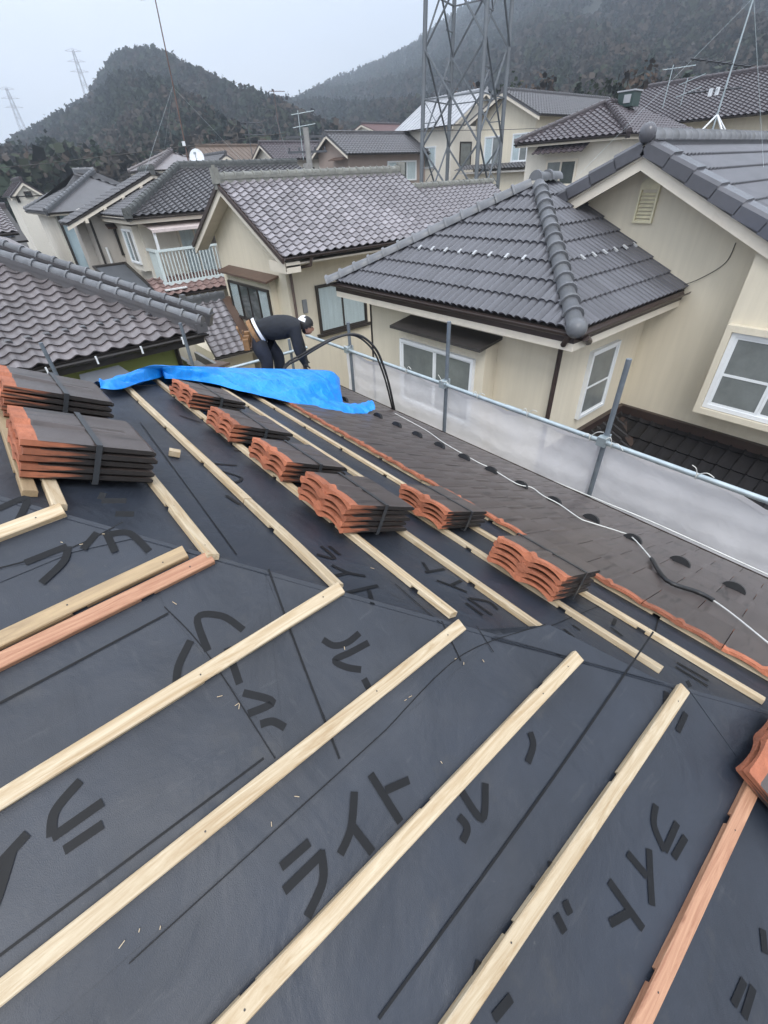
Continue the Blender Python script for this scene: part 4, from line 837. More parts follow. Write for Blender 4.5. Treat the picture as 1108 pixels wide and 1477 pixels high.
CR = far_house('small cream gabled house standing alone against the hill at far left', 4.3, 5.9, 42, 46, -.08, -8, 'y', .78, STUCCO2, JT4, .2, wins=(('y', 4.95, -.2, .42, .32, BRONZE, 1, [None]), ('y', 4.42, -.45, .16, .36, BRONZE, 1, [None])), smooth=JT4)
far_house('house with a dark hip roof low at the left edge, behind the green house', -4.5, 1.05, 15.4, 21, -1.22, -8.5, 'x', .42, STUCCOG, JT1, .45, hip=True, capm=CAP)
far_house('house with weathered grey gable roof at the left edge below the solar panels', -9, 1.5, 22.5, 27, -1.05, -8.5, 'x', .30, STUCCO2, JT1, .45, capm=CAP, wins=(('y', .2, -2.4, .9, .9, WHITE, 1, ['curtain']),))
PVH = far_house('dark roofed house carrying solar panels at the left edge', -9, 2.35, 29, 34, -1.68, -8.5, 'x', .42, STUCCOG, JT4, .4, smooth=AWND)
pf = Face('-y', 28.6, -1.68, .42)
for i in range(4):
    for j in range(2):
        mb = MB(); mb.obox(pf.pt(-2.6+1.25*i, .35+1.0*j, .03), pf.u, pf.v, pf.n, (0, 0, 0), (1.21, .96, .035)); mb.build('solar_panel', PVM, PVH)
# maroon hip-roofed house behind the right house
H7 = far_house('cream house with a maroon pyramid roof and hooded window behind the right house', 22.35, 29, 11.5, 16.0, .92, -9, 'x', .45, STUCCO2, JT4, .42, hip=True, capm=JT4, wins=(('x', 14.85, -.72, 1.55, .98, TRIM, 2, ['frost', None]),))
hf = Face('-x', 21.75, .46, .55); cand = []; lay(H7, hf, [(21.75, 15.3), (21.75, 12.8), (22.34, 12.8), (22.34, 15.3)], 'wave', .26, .22, JT4, cand); joined(H7, cand, 'window_hood')
mb = MB(); mb.box((25.4, 13.0, 2.0), (26.05, 13.7, 2.5)); vb = mb.build('roof_box', BOXG, H7)
mb = MB(); mb.box((25.35, 12.95, 2.501), (26.1, 13.75, 2.55)); mb.build('lid', PALEROOF, vb); mb = MB(); mb.box((25.37, 13.1, 2.12), (25.399, 13.4, 2.40)); mb.build('vent_plate', PALEROOF, vb)
H8 = far_house('long maroon-grey tiled house across the top right', 33.0, 41, 4, 17.3, 1.65, -9, 'y', .42, STUCCO, JT4, .8, capm=JT4)
mb = MB(); mb.box((32.94, 8.6, -.2), (32.995, 12.5, .9)); mb.build('opening_shade_plate', BRONZE, H8)  # dark plate on the solid wall, painted in for a shaded opening
# two-volume cream house behind the tower
H6 = far_house('large cream house with a broad gable seen through the lattice tower', 30.6, 42.5, 21.5, 26.3, 2.55, -9, 'x', .46, STUCCO, JT3, .55,
   wins=(('x', 25.4, .25, 1.35, 1.55, WHITE, 2, ['curtain', 'frost']), ('x', 23.1, .35, 1.25, 1.45, WHITE, 2, ['curtain', 'frost']), ('x', 25.9, -2.6, 2.0, 1.4, BRONZE, 2, [None, None])))
hf = Face('-x', 29.4, .05, .22); cand = []; lay(H6, hf, [(29.4, 27.0), (29.4, 20.9), (30.55, 20.9), (30.55, 27.0)], 'wave', .26, .25, JT3, cand); joined(H6, cand, 'skirt_roof')
mb = MB(); mb.box((29.5, 21, -.16), (30.55, 26.9, -.06)); mb.build('skirt_soffit', STUCCOG, H6)
wallbox(H6, STUCCO, (29.9, 21.4, -4), (30.59, 26.4, -.17), 'lower_wall')
H6b = far_house('pale metal roofed wing with a gable left of the broad cream gable', 31.6, 37.6, 29.4, 35, 2.75, -9, 'y', .55, STUCCO2, PALEROOF, .5, smooth=PALEROOF, wins=(('x', 33.2, .3, 2.2, 1.35, WHITE, 3, ['curtain', 'frost', 'curtain']), ('y', 32.5, .3, 1.3, 1.5, BRONZE, 1, ['frost'])))
# ================================================================== the ground
def ground_h(x, y):
    d = max(0.0, x*.55+y*.45-6)
    return -8.8+min(d*.17, 7)
gb = MB(); K = 46; rng = [-60+i*(360/K) for i in range(K+1)]
gv = [(x, y, ground_h(x, y)+.12*math.sin(x*.9)*math.cos(y*.7)) for y in rng for x in rng]
gb.add(gv, [(j*(K+1)+i, j*(K+1)+i+1, (j+1)*(K+1)+i+1, (j+1)*(K+1)+i) for j in range(K) for i in range(K)], 0, True)
ground = tag(gb.build('ground', SOIL), 'bare ground and lanes between the houses', None, kind='structure')

# ================================================================== the roof being retiled
ms = .519; kk = math.sqrt(1+ms*ms)
RF = Face('+x', 3.67, -.6915-ms*3.67, ms)
FF = Face('-y', -2.485, -1.305-ms*2.485, ms)
BF = Face('+y', 6.225, -.336-ms*(6.225-1.87), ms)
APEX = (-.685, 1.87)
PR = [APEX, (3.67, -2.485), (3.67, 6.225)]
PF = [(-4.2, 1.87), (-4.2, -2.485), (3.67, -2.485), APEX]
PB = [APEX, (3.67, 6.225), (-4.2, 6.225), (-4.2, 1.87)]
roof = thing('house', 'near house whose hip roof is stripped to dark lettered felt and pale battens', 'house', (0, 0, -8.8))
mb = MB()
for F, P in ((RF, PR), (FF, PF), (BF, PB)):
    mb.prism([F.xyz(x, y, -.032) for x, y in P], (0, 0, -.10))
mb.build('roof_deck', WOODG, roof)
mb = MB(); mb.box((-4.1, -1.9, -8.8), (3.05, 5.6, -2.75)); mb.build('wall', STUCCO, roof)
mb = MB()
mb.box((3.60, -2.5, -2.78), (3.66, 6.2, -2.62)); mb.box((-4.2, -2.48, -2.78), (3.6, -2.42, -2.62)); mb.build('fascia', BROWN, roof)
mb = MB(); P = []
for yy in (-2.5, 6.2):
    for j in range(9):
        a = math.pi*(1+j/8); P.append((3.725+.055*math.cos(a), yy, -2.615+.055*math.sin(a)))
mb.add(P, [(j, j+1, 10+j, 9+j) for j in range(8)], 0, True); mb.build('gutter', BROWN, roof)

def sheet(face, poly, name='underlay_sheet', lo=-.0195, hi=-.0215, lab=None):
    T = [face.st(*p)[1] for p in poly]; a, b = min(T), max(T); mb = MB()
    top = [face.xyz(p[0], p[1], lo+(hi-lo)*(t-a)/(b-a)) for p, t in zip(poly, T)]
    mb.prism(top, face.n*-.004); o = mb.build(name, FELT, roof)
    if lab: o['label'] = lab
    return o
for a, b in ((-.685, .30), (.27, 1.19), (1.16, 2.1), (2.07, 3.0), (2.97, 3.67)):
    q = clip_poly(clip_poly(PR, 1, 0, -a), -1, 0, b)
    if len(q) > 2: sheet(RF, q)
for a, b in ((1.15, 1.87), (.43, 1.18), (-.45, .46), (-1.35, -.42), (-2.485, -1.32)):
    q = clip_poly(clip_poly(PF, 0, 1, -a), 0, -1, b)
    if len(q) > 2: sheet(FF, q)
sheet(BF, PB)
# flaps of the next sheets folded over the hip on to the near face
for P in ([(.285, .893), (.745, .433), (.20, .455)], [(.70, .478), (1.13, .048), (.93, .36), (.72, .44)], [(1.19, -.012), (1.62, -.442), (1.10, -.43)], [(-.32, 1.498), (.06, 1.118), (-.09, 1.15), (-.30, 1.19)], [(.06, 1.118), (.285, .893), (.10, .53), (.03, .93)]):
    if area(P) < 0: P = P[::-1]
    sheet(FF, P, 'hip_flap', -.0187, -.0190)

# printed trade lettering and chalk-line marks, flat on the felt
def stroke(mb, face, pts, wd, c, straight=False):
    P = pts if straight else [tuple(p)[:2] for p in catmull([(x, y, 0) for x, y in pts], 6)]
    P = [face.xyz(x, y, c) for x, y in P]; V = []
    for i, p in enumerate(P):
        d = (P[min(i+1, len(P)-1)]-P[max(i-1, 0)]).normalized(); s = face.n.cross(d)*wd*.5; V += [p+s, p-s]
    mb.add(V, [(2*i, 2*i+1, 2*i+3, 2*i+2) for i in range(len(P)-1)])
for key, F in (('r', RF), ('f', FF)):
    mb = MB(); c = -.0181
    for f, wd, pts in LETTER:
        if f == key: mb = MB(); stroke(mb, F, pts, .0172 if key == 'f' else .0135, c); c += .00002; mb.build('printed_letter', INK, roof)
    for f, wd, pts in PRINTED_LINE:
        if f == key: mb = MB(); stroke(mb, F, pts, wd*.42, c, len(pts) < 3); c += .00002; mb.build('printed_line', INK, roof)

# battens
def batten(p, q, face, mt=WOOD, wd=.034, h=.019, notch=.455, up=True, lab=None, jit=True):
    """p, q: plan ends of the down-slope top edge; notches on the underside let water through"""
    A = face.xyz(p[0], p[1], 0); B = face.xyz(q[0], q[1], 0)
    d = (B-A); L = d.length; d.normalize(); n = face.n; s = n.cross(d)
    if s.dot(face.v) < 0: s = -s
    mb = MB(); x = 0; k = 0; c0 = random.uniform(.12, .4)
    segs = []; pos = c0
    while pos < L-.08: segs.append(pos); pos += notch
    xs = [0]+[e for a in segs for e in (a, a+.032)]+[L]
    bow = random.uniform(-.004, .004)
    # upper body, slightly bowed, bevelled long edges
    N = 10; b = .0025; prof = [(0, -.008), (0, -b), (b, 0), (wd-b, 0), (wd, -b), (wd, -.008)]; V = []
    for i in range(N+1):
        t = i/N; o = bow*math.sin(math.pi*t)+random.uniform(-.0007, .0007)
        V += [(t*L, yv+o, zv) for yv, zv in prof]
    F = []
    for i in range(N):
        F += [(i*6+j, i*6+(j+1) % 6, (i+1)*6+(j+1) % 6, (i+1)*6+j) for j in range(6)]
    mb.add(V, F); mb.add(V[:6], [tuple(range(6))]); mb.add(V[-6:], [tuple(range(5, -1, -1))])
    for i in range(0, len(xs), 2):
        t = (xs[i]+xs[i+1])/2/L; o = bow*math.sin(math.pi*t)
        mb.box((xs[i], o, -h), (xs[i+1], wd+o, -.0081))
    for a in [c for c in segs if c > .1][::1]+[.05, L-.06]:       # nail heads
        if random.random() < .75:
            yy = wd*random.uniform(.35, .65); mb.add([(a+.0022*math.cos(j*1.047), yy+.0022*math.sin(j*1.047), .0006) for j in range(6)], [tuple(range(6))], 1)
    me = mb.mesh('roof_batten', [mt, BRONZE])
    o = inst('roof_batten', me, roof, frame4(A, d, s, n if d.cross(s).dot(n) > 0 else -n) if d.cross(s).dot(n) > 0 else frame4(B, -d, s, n))
    if lab: o['label'] = lab
    return o
def rx(k): return .2075+.25*k
for k, y0, y1 in ((0, .985, 2.75), (1, .775, 1.345), (1, 1.352, 2.93), (2, .555, 2.2), (2, 2.205, 3.45), (3, .315, 2.6), (3, 2.606, 3.6), (4, .085, 1.9), (4, 1.906, 3.5), (5, -.18, 1.55), (5, 1.556, 3.6), (6, -.45, 1.7), (6, 1.706, 4.2)):
    batten((rx(k)+random.uniform(-.003, .003), y0), (rx(k)+random.uniform(-.003, .003), y1), RF)
batten((-.052, 1.29), (-.052, 2.5), RF, WOOD); batten((-.098, 1.375), (-.098, 2.45), RF, WOODG)
for y, x0, x1, mt, lab in ((1.243, -1.6, -.065, WOOD, None), (1.012, -1.7, .135, WOODG, 'weathered brown batten laid against a pinkish one'), (.970, -1.7, .185, WOODR, 'pinkish batten laid against a weathered brown one'), (.740, -1.6, .435, WOOD, None),
                        (.490, -1.6, .672, WOOD, None), (.240, -1.2, .928, WOOD, None), (-.010, -.9, 1.165, WOOD, None), (-.262, -.8, 1.45, WOODR, 'reddish batten running under the tile bundle at the lower right')):
    batten((x0, y+random.uniform(-.004, .004)), (x1, y-.045*0), FF, mt, lab=lab, wd=.0365)
b = thing('wood_offcut', 'small square batten offcut lying alone on the felt', 'wood offcut', RF.xyz(.37, 1.80, -.018))
mb = MB(); dd = Vector((.35, .93, 0)); dd = (dd-RF.n*dd.dot(RF.n)).normalized(); mb.obox(RF.xyz(.36, 1.78, -.018), dd, RF.n.cross(dd), RF.n, (0, 0, .002), (.040, .042, .024)); mb.build('block', WOOD, b)
mb = MB()
for f, x, y in SLIVER[::2]+SLIVER[1::4]:
    F = RF if f == 'r' else FF; a = random.uniform(0, 3.14); d = (F.u*math.cos(a)+F.v*math.sin(a)); L = random.uniform(.0025, .007)
    mb.obox(F.xyz(x, y, -.0175), d, F.n.cross(d), F.n, (-L, -.0007, 0), (L, .0007, .001))
tag(mb.build('wood_slivers', WOOD, loc=(0, 0, -1)), 'scattered pale wood slivers and staples on the dark felt', None, kind='stuff')

# tiles: shared meshes (x across, y up the slope, head at y = l)
TW, TL = .310, .340
def head_prof(t):
    z = 0
    if .04 < t < .47: z = math.sin(math.pi*(t-.04)/.43)**.7
    elif .55 < t < .96: z = .85*math.sin(math.pi*(t-.55)/.41)**.7
    return z
def pantile(w, l, tilt, wav):
    """wav = (rise of the top, hollow underneath, thickness at the feet)"""
    mb = MB(); N = 24; ys = [0, .012, .05, l-.044, l-.038, l]; V = []; Vb = []; up_, ho_, th = wav
    for j, y in enumerate(ys):
        for i in range(N+1):
            t = i/N; hw = 1 if y > l-.06 else .3
            x = t*w; base = tilt*(1-y/l); hp = head_prof(t)
            z = base+th+hp*up_*hw
            if j == 0: z -= .006
            if y > l-.05 and .48 <= t <= .55: z += .012
            if y > l-.05 and (t < .03 or t > .97): z += .003
            V.append((x, y, z)); Vb.append((x, y, base+max(hp*ho_, th-.0135 if (i in (0, N) and th > .02) else 0)))
    m = N+1
    for j in range(len(ys)-1):
        mb.add([V[j*m+i] for i in range(m)]+[V[(j+1)*m+i] for i in range(m)], [(i, i+1, m+i+1, m+i) for i in range(N)], 1 if j >= 4 else 0, True)
        mb.add([Vb[j*m+i] for i in range(m)]+[Vb[(j+1)*m+i] for i in range(m)], [(i, m+i, m+i+1, i+1) for i in range(N)], 2, True)
        for c in (0, N):
            mb.add([V[j*m+c], V[(j+1)*m+c], Vb[(j+1)*m+c], Vb[j*m+c]], [(0, 1, 2, 3)], 2)
    e = (len(ys)-1)*m
    mb.add(V[e:]+Vb[e:], [(i, i+1, m+i+1, m+i) for i in range(N)], 1)
    mb.add(V[:m]+Vb[:m], [(i, m+i, m+i+1, i+1) for i in range(N)], 3)
    return mb.mesh('flat_roof_tile', [GLAZE, CLAY, CLAYSIDE, GLAZEB])
T_LAID = pantile(TW, TL, .019, (.008, .008, .013))
T_BUND = pantile(TW, TL, 0, (.006, .019, .0227))
# snow guard: a half-round lug standing on the tile
mb = MB(); P = [((.064)*math.cos(math.pi*j/10), 0, .048*math.sin(math.pi*j/10)) for j in range(11)]
mb.prism(P, (0, .035, 0)); T_GUARD = mb.mesh('snow_guard', RUBBER)
course = 0
for j in range(8):
    xh = 1.655+.25*j; xt = xh+TL/kk
    for i in range(-2, 22):
        y = -.012+.313*i-(.1565 if j % 2 else 0)
        if y < 1.182-xh-.05 or y+TW > xh+2.60: continue
        jx = random.uniform(-.002, .002)
        o = inst('roof_tile', T_LAID, roof, frame4(RF.xyz(xt+jx, y, .001), RF.u, RF.v, (RF.n+RF.v*random.uniform(-.004, .004)).normalized()))
        if j == 4:
            g = bpy.data.objects.new('snow_guard', T_GUARD); C.objects.link(g); g.parent = o; g.location = (.105, .185, .013+.019*(1-.185/TL))

def bundle(n, face, xh, yh, label, rot=0., jit=.007):
    """n tiles strapped together; (xh, yh) plan of the head corner that is nearest the camera"""
    t = thing('tile_bundle', label, 'tile bundle', face.xyz(xh, yh, 0), 'strapped bundles of new roof tiles')
    if face is RF: o0 = face.xyz(xh+TL/kk, yh, .001)
    else: o0 = face.xyz(xh, yh-TL/kk, .001)
    cr, sr = math.cos(rot), math.sin(rot); u = face.u*cr+face.v*sr; v = face.v*cr-face.u*sr
    for i in range(n):
        inst('roof_tile', T_BUND, t, frame4(o0+face.n*(.0235*i)+u*random.uniform(-jit, jit)+v*random.uniform(-jit, jit), u, v, face.n))
    hh = .0235*(n-1)+.0265
    mb = MB(); y0, y1 = .152, .168
    mb.obox(o0, u, v, face.n, (-.006, y0, hh+.001), (TW+.006, y1, hh+.0035))
    for a in (-.0075, TW+.0055): mb.obox(o0, u, v, face.n, (a, y0, -.002), (a+.002, y1, hh+.0035))
    mb.obox(o0, u, v, face.n, (-.006, y0, -.0025), (TW+.006, y1, -.0005))
    mb.build('strap', STRAP, t)
    return t
bundle(5, RF, -.13, 1.44, 'large near bundle of black tiles at the left, resting on two batten ends')
bundle(5, RF, -.12, 2.00, 'black tile bundle at the left edge, just behind the large near one', .01)
bundle(4, RF, .655, 2.60, 'farthest bundle in the upper row, tucked against the blue tarp', .03)
bundle(4, RF, .645, 2.01, 'second bundle from the blue tarp in the upper row', -.02)
bundle(4, RF, .655, 1.525, 'third bundle from the blue tarp in the upper row', .01)
bundle(5, RF, .630, 1.045, 'nearest bundle of the upper row, above the pale battens', -.02)
bundle(4, RF, 1.150, 1.040, 'farther of two bundles beside the laid tiles', .02)
bundle(5, RF, 1.130, .455, 'nearer of two bundles beside the laid tiles', -.02)
bundle(2, FF, 1.075, -.185, 'tile bundle cut by the right edge of the picture, on a reddish batten', -.03)

# ================================================================== blue tarp over the far hip
def lerp(a, b, t): return Vector(a)*(1-t)+Vector(b)*t
TT = [Vector(p) for p in TARP_TOP[:4]]+[Vector(p) for p in ((1.17, 3.68, -1.175), (1.437, 3.937, -1.312), (2.00, 4.12, -1.51), (2.50, 4.29, -1.69), (2.80, 4.385, -1.81), (2.94, 4.44, -1.94))]
TFr = [Vector(p) for p in TARP_FRONT[:8]]+[Vector((2.50, 3.80, -1.955)), Vector((2.62, 3.95, -2.02))]
FRc = catmull(TFr, 14); TOc = catmull(TT, 14); n = len(FRc); R = 24
rn = random.Random(3); V = []
def nz3(x, y, s): return (1-2*abs(math.sin(x*2.3+y*2.9+s)))*.8+.5*(1-2*abs(math.sin(x*4.1-y*3.7+s*2.1)))+.35*math.sin(x*9+y*7+s)
for i in range(n):
    s = i/(n-1); f, t = FRc[i], TOc[min(i, len(TOc)-1)]
    amp = .045 if s < .22 else .042
    bk = Vector((t.x-.30, t.y+.42, 0)); bk.z = min(BF.z(bk.x, bk.y), RF.z(bk.x, bk.y))+.02
    for j in range(R):
        r = j/(R-1)
        if r < .62:
            q = r/.62; p = lerp(f, t, q); p.z += .05*math.sin(math.pi*q)*(.4+.6*s)+amp*nz3(s*6, q*2.2, 1.3)*math.sin(math.pi*min(q*1.4+.08, 1))*.55
            p += Vector((-.3, -.5, 0))*(.03*nz3(s*5+4, q*2, 2.9)*math.sin(math.pi*q))
        else:
            q = (r-.62)/.38; p = lerp(t, bk, q); p.z += .02*math.sin(math.pi*q)*nz3(s*5, q*2, .4)
        p.z = max(p.z, min(RF.z(p.x, p.y), BF.z(p.x, p.y), FF.z(p.x, p.y))+.012)
        V.append(p)
mb = MB(); mb.add(V, [(i*R+j, (i+1)*R+j, (i+1)*R+j+1, i*R+j+1) for i in range(n-1) for j in range(R-1)], 0, True)
# the strip that trails down on to the laid tiles
lo = catmull([TARP_FRONT[7], TARP_FRONT[8], TARP_FRONT[9], (2.86, 3.66, -2.11)], 8)
hi = catmull([(2.10, 3.62, -1.70), (2.48, 3.78, -1.92), (2.83, 3.93, -2.10), (3.05, 3.98, -2.17)], 8); n2 = len(lo); V = []
for i in range(n2):
    for j in range(7):
        q = j/6; p = lerp(lo[i], hi[i], q); p.z += .035*math.sin(math.pi*q)+.012*nz3(i*.2, q, .8)+(.05*(i/(n2-1))**3); V.append(p)
mb.add(V, [(i*7+j, (i+1)*7+j, (i+1)*7+j+1, i*7+j+1) for i in range(n2-1) for j in range(6)], 0, True)
tag(mb.build('tarp', TARP, loc=(1.5, 3.6, -1.4)), 'crumpled bright blue tarp bunched along the far hip of the roof', 'tarp')

# ================================================================== scaffold, nets, lines
sc = thing('scaffold', 'galvanised scaffold rail with grey posts along the eave of the stripped roof', 'scaffold', (4.1, 1.6, -8.8))
for y, zt in ((-.55, -1.38), (1.61, -1.36), (3.74, -1.40), (5.80, -1.75)):
    mb = MB(); mb.tube([(4.1, y, -8.8), (4.1, y, zt)], .0245, 12); mb.tube([(4.1, y, -2.12), (4.1, y, -2.09)], .034, 8); mb.build('post', POSTM, sc)
mb = MB(); mb.tube([(4.045, -2.6, -2.145), (4.045, .3, -2.150), (4.045, 3.7, -2.145), (4.045, 7.0, -2.150)], .0243, 12); mb.tube([(4.045, 2.55, -2.146), (4.045, 2.75, -2.146)], .0285, 12); mb.build('guard_rail', STEEL, sc)
for y in (1.61, 3.74, 5.80):
    mb = MB(); mb.box((4.01, y-.045, -2.19), (4.075, y+.045, -2.10)); mb.box((4.065, y-.03, -2.20), (4.14, y+.03, -2.095)); mb.tube([(4.02, y-.05, -2.12), (3.985, y-.06, -2.12)], .009, 6); mb.build('clamp', STEEL, sc)
s2 = thing('scaffold', 'far scaffold rail and posts standing between the blue tarp and the green house', 'scaffold', (2.0, 7.2, -8.8))
for x, zt in ((.34, -1.50), (2.08, -1.60), (3.80, -2.20)):
    mb = MB(); mb.tube([(x, 7.2, -8.8), (x, 7.2, zt)], .0245, 10); mb.build('post', POSTM, s2)
mb = MB(); mb.tube([(-.5, 7.14, -2.40), (4.1, 7.14, -2.40)], .0243, 10); mb.build('guard_rail', STEEL, s2)
mb = MB(); mb.box((-.4, 6.75, -4.45), (4.2, 7.1, -4.41)); mb.build('walk_board', STEEL, s2)
mb = MB(); mb.box((3.75, -2.0, -4.45), (4.04, 6.7, -4.41)); mb.build('walk_board', STEEL, sc)

def net(y0, y1, label, seed, ties, top=-2.20):
    t = thing('scaffold_net', label, 'safety net', (4.15, (y0+y1)/2, -4.3), 'white scaffold nets under the rail')
    NY, NZ = 44, 14; V = []; rr = random.Random(seed)
    tl = sorted(ties)
    for i in range(NY+1):
        y = y0+(y1-y0)*i/NY; gap = min(abs(y-a) for a in tl); sag = .10*min(1, gap/.55)**1.4
        for j in range(NZ+1):
            q = j/NZ; z = (top-sag)*(1-q)+(-4.35)*q
            x = 4.15+.022*math.sin(y*7+seed)*q+.018*math.sin(y*3.1-z*5+seed)+.012*math.sin(z*9+y*2.3)-.02*q
            V.append((x, y, z))
    mb = MB(); mb.add(V, [(i*(NZ+1)+j, (i+1)*(NZ+1)+j, (i+1)*(NZ+1)+j+1, i*(NZ+1)+j+1) for i in range(NY) for j in range(NZ)], 0, True); mb.build('mesh_sheet', NET, t)
    mb = MB(); e = [Vector(V[i*(NZ+1)]) for i in range(NY+1)]
    P = []
    for p in e: P += [p+Vector((-.004, 0, .012)), p+Vector((-.006, 0, -.034))]
    mb.add(P, [(2*i, 2*i+2, 2*i+3, 2*i+1) for i in range(NY)], 0, True); mb.build('hem', NETHEM, t)
    mb = MB(); ed = [Vector(V[(NY if seed % 2 else 0)*(NZ+1)+j]) for j in range(NZ+1)]; P = []
    for p in ed: P += [p+Vector((-.005, -.022, 0)), p+Vector((-.005, .022, 0))]
    mb.add(P, [(2*i, 2*i+2, 2*i+3, 2*i+1) for i in range(NZ)], 0, True); mb.build('hem', NETHEM, t)
    for a in ties:
        mb = MB(); c = [(4.145, a, top), (4.10, a+.005, top+.025), (4.015, a+.01, -2.12), (4.03, a+.012, -2.175), (4.10, a+.01, -2.185)]
        mb.tube(catmull(c, 4), .0045, 5)
        for dx in (-.09, .05): mb.tube(catmull([(4.02, a+.01, -2.13), (4.0, a+dx*.6, -2.10+.05*rr.random()), (3.99, a+dx*1.3, -2.14+.12*rr.random())], 4), .004, 5)
        mb.build('tie', CORD, t)
    return t
n1 = net(-2.5, 1.66, 'white net panel hanging under the rail from the near post to the right edge', 1, (-.35, .75, 1.5))
n2_ = net(1.62, 6.0, 'white net panel hanging under the rail behind the two far posts', 2, (1.72, 2.45, 3.15, 3.72, 4.4, 5.0, 5.75))
mb = MB(); mb.tube(catmull([(3.80, -2.4, -2.59), (3.79, -.4, -2.60), (3.80, .8, -2.595), (3.80, 1.3, -2.61), (3.84, 1.9, -2.66)], 6), .006, 6); mb.build('hem_cord', CORD, n1)

ro = thing('cord', 'thin white cord lying across the new tiles with a black sleeve on it', 'cord', ROPE[10])
RPc = [Vector(p)+Vector((0, 0, .004)) for p in ROPE]
for p in RPc: p.z = RF.z(p.x, p.y)+.052
mb = MB(); mb.tube(catmull(RPc, 4), .0042, 6); mb.build('line', CORD, ro)
mb = MB(); mb.tube([p+Vector((0, 0, .002)) for p in catmull(RPc[13:17], 5)], .012, 8); mb.build('sleeve', RUBBER, ro)
ho = thing('hose', 'black double hose arching over the rail from the worker to the eave', 'hose', (3.2, 4.6, -2))
HP = [Vector(p) for p in ((2.46, 5.05, -2.02), (2.57, 5.06, -1.86), (2.74, 4.96, -1.77), (2.94, 4.84, -1.66), (3.10, 4.74, -1.58), (3.25, 4.65, -1.54), (3.36, 4.58, -1.55), (3.46, 4.52, -1.62), (3.55, 4.47, -1.74), (3.61, 4.44, -1.89), (3.68, 4.39, -2.20), (3.75, 4.35, -2.66))]
mb = MB(); mb.tube(catmull(HP, 4), .015, 8); mb.build('tube', RUBBER, ho)
mb = MB(); mb.tube(catmull([p+Vector((.03*math.sin(i*.5), .02, .028*math.sin(i*.62+.4))) for i, p in enumerate(HP)], 4), .012, 8); mb.build('tube', RUBBER, ho)
# ================================================================== the worker
def skin_mesh(name, pts, edges, mats, classify, sub=2):
    me = bpy.data.meshes.new(name); me.from_pydata([p[:3] for p in pts], edges, [])
    o = bpy.data.objects.new(name, me); C.objects.link(o)
    o.modifiers.new('skin', 'SKIN'); sv = me.skin_vertices
    if not sv: 
        bm = bmesh.new(); bm.from_mesh(me); bm.verts.layers.skin.verify(); bm.to_mesh(me); bm.free(); sv = me.skin_vertices
    for i, p in enumerate(pts):
        r = p[3] if isinstance(p[3], tuple) else (p[3], p[3])
        sv[0].data[i].radius = r; sv[0].data[i].use_root = (i == 0)
    s = o.modifiers.new('sub', 'SUBSURF'); s.levels = sub; s.render_levels = sub
    dg = bpy.context.evaluated_depsgraph_get(); ev = o.evaluated_get(dg)
    nm = bpy.data.meshes.new_from_object(ev); bpy.data.objects.remove(o)
    nm.materials.clear()
    for m in mats: nm.materials.append(m)
    for p in nm.polygons:
        p.use_smooth = True; p.material_index = classify(p.center)
    return nm
lat = Vector((.43, .90, 0)); fwd = Vector((.90, -.43, 0)); Zu = Vector((0, 0, 1))
def V3(*a): return Vector(a)
B = []; Ed = []
def jn(p, r, parent=None):
    B.append((*p, r)); i = len(B)-1
    if parent is not None: Ed.append((parent, i))
    return i
pel = jn(V3(2.42, 5.46, -1.545), (.165, .15)); wai = jn(V3(2.50, 5.42, -1.49), (.16, .15), pel); mid = jn(V3(2.65, 5.35, -1.46), (.185, .165), wai)
che = jn(V3(2.80, 5.28, -1.465), (.205, .17), mid); nb = jn(V3(2.895, 5.235, -1.45), (.115, .105), che); nk = jn(V3(2.945, 5.205, -1.455), (.052, .052), nb)
hd = (fwd*-.36+Vector((0, 0, -.93))).normalized(); ha = (fwd*-.93+Vector((0, 0, .36))).normalized()    # towards the chin, towards the back of the head
hc = Vector((3.008, 5.175, -1.475))
h1 = jn(hc-hd*.02+ha*.01, (.094, .098), nk); h2 = jn(hc+hd*.05-ha*.025, (.082, .085), h1); h3 = jn(hc+hd*.10-ha*.05, (.05, .05), h2)
def hand(w, e, side):
    d = (Vector(B[w][:3])-Vector(B[e][:3])).normalized(); p = Vector(B[w][:3]); pal = jn(p+d*.045, (.036, .02), w); pm = p+d*.07
    k2 = d.cross(fwd).normalized()
    for a, L in ((-.027, .055), (-.009, .068), (.009, .064), (.027, .048)):
        k = jn(pm+k2*a+fwd*.004, .0095, pal); m = jn(pm+k2*a*1.15+d*L*.5+fwd*.010, .0085, k); jn(pm+k2*a*1.15+d*L*.85+fwd*.026, .0075, m)
    t = jn(p+d*.02+k2*(-.032*side)+fwd*.022, .0105, pal); jn(p+d*.055+k2*(-.04*side)+fwd*.042, .009, t)
for side, sh, el, wr in ((-1, (2.80, 5.10, -1.475), (2.775, 5.055, -1.70), (2.815, 5.035, -1.87)), (1, (2.92, 5.37, -1.50), (2.985, 5.36, -1.73), (2.995, 5.30, -1.93))):
    a = jn(sh, (.095, .09), che); b = jn(V3(*sh)*.5+V3(*el)*.5, (.076, .074), a); e = jn(el, (.066, .064), b); f = jn(V3(*el)*.5+V3(*wr)*.5, (.058, .056), e); g = jn(wr, (.032, .028), f)
    hand(g, e, side)
for side, hp, kn, an in ((-1, (2.40, 5.36, -1.60), (2.45, 5.30, -1.83), (2.40, 5.345, -2.08)), (1, (2.52, 5.54, -1.61), (2.70, 5.46, -1.83), (2.67, 5.48, -2.13))):
    a = jn(hp, (.115, .115), pel); b = jn(V3(*hp)*.5+V3(*kn)*.5, (.105, .103), a); k = jn(kn, (.085, .085), b); c = jn(V3(*kn)*.55+V3(*an)*.45, (.08, .078), k); d = jn(an, (.058, .058), c)
    e = jn(V3(*an)+fwd*.09+V3(0, 0, -.045), (.042, .034), d); jn(V3(*an)+fwd*.16+V3(0, 0, -.055), (.036, .026), e)
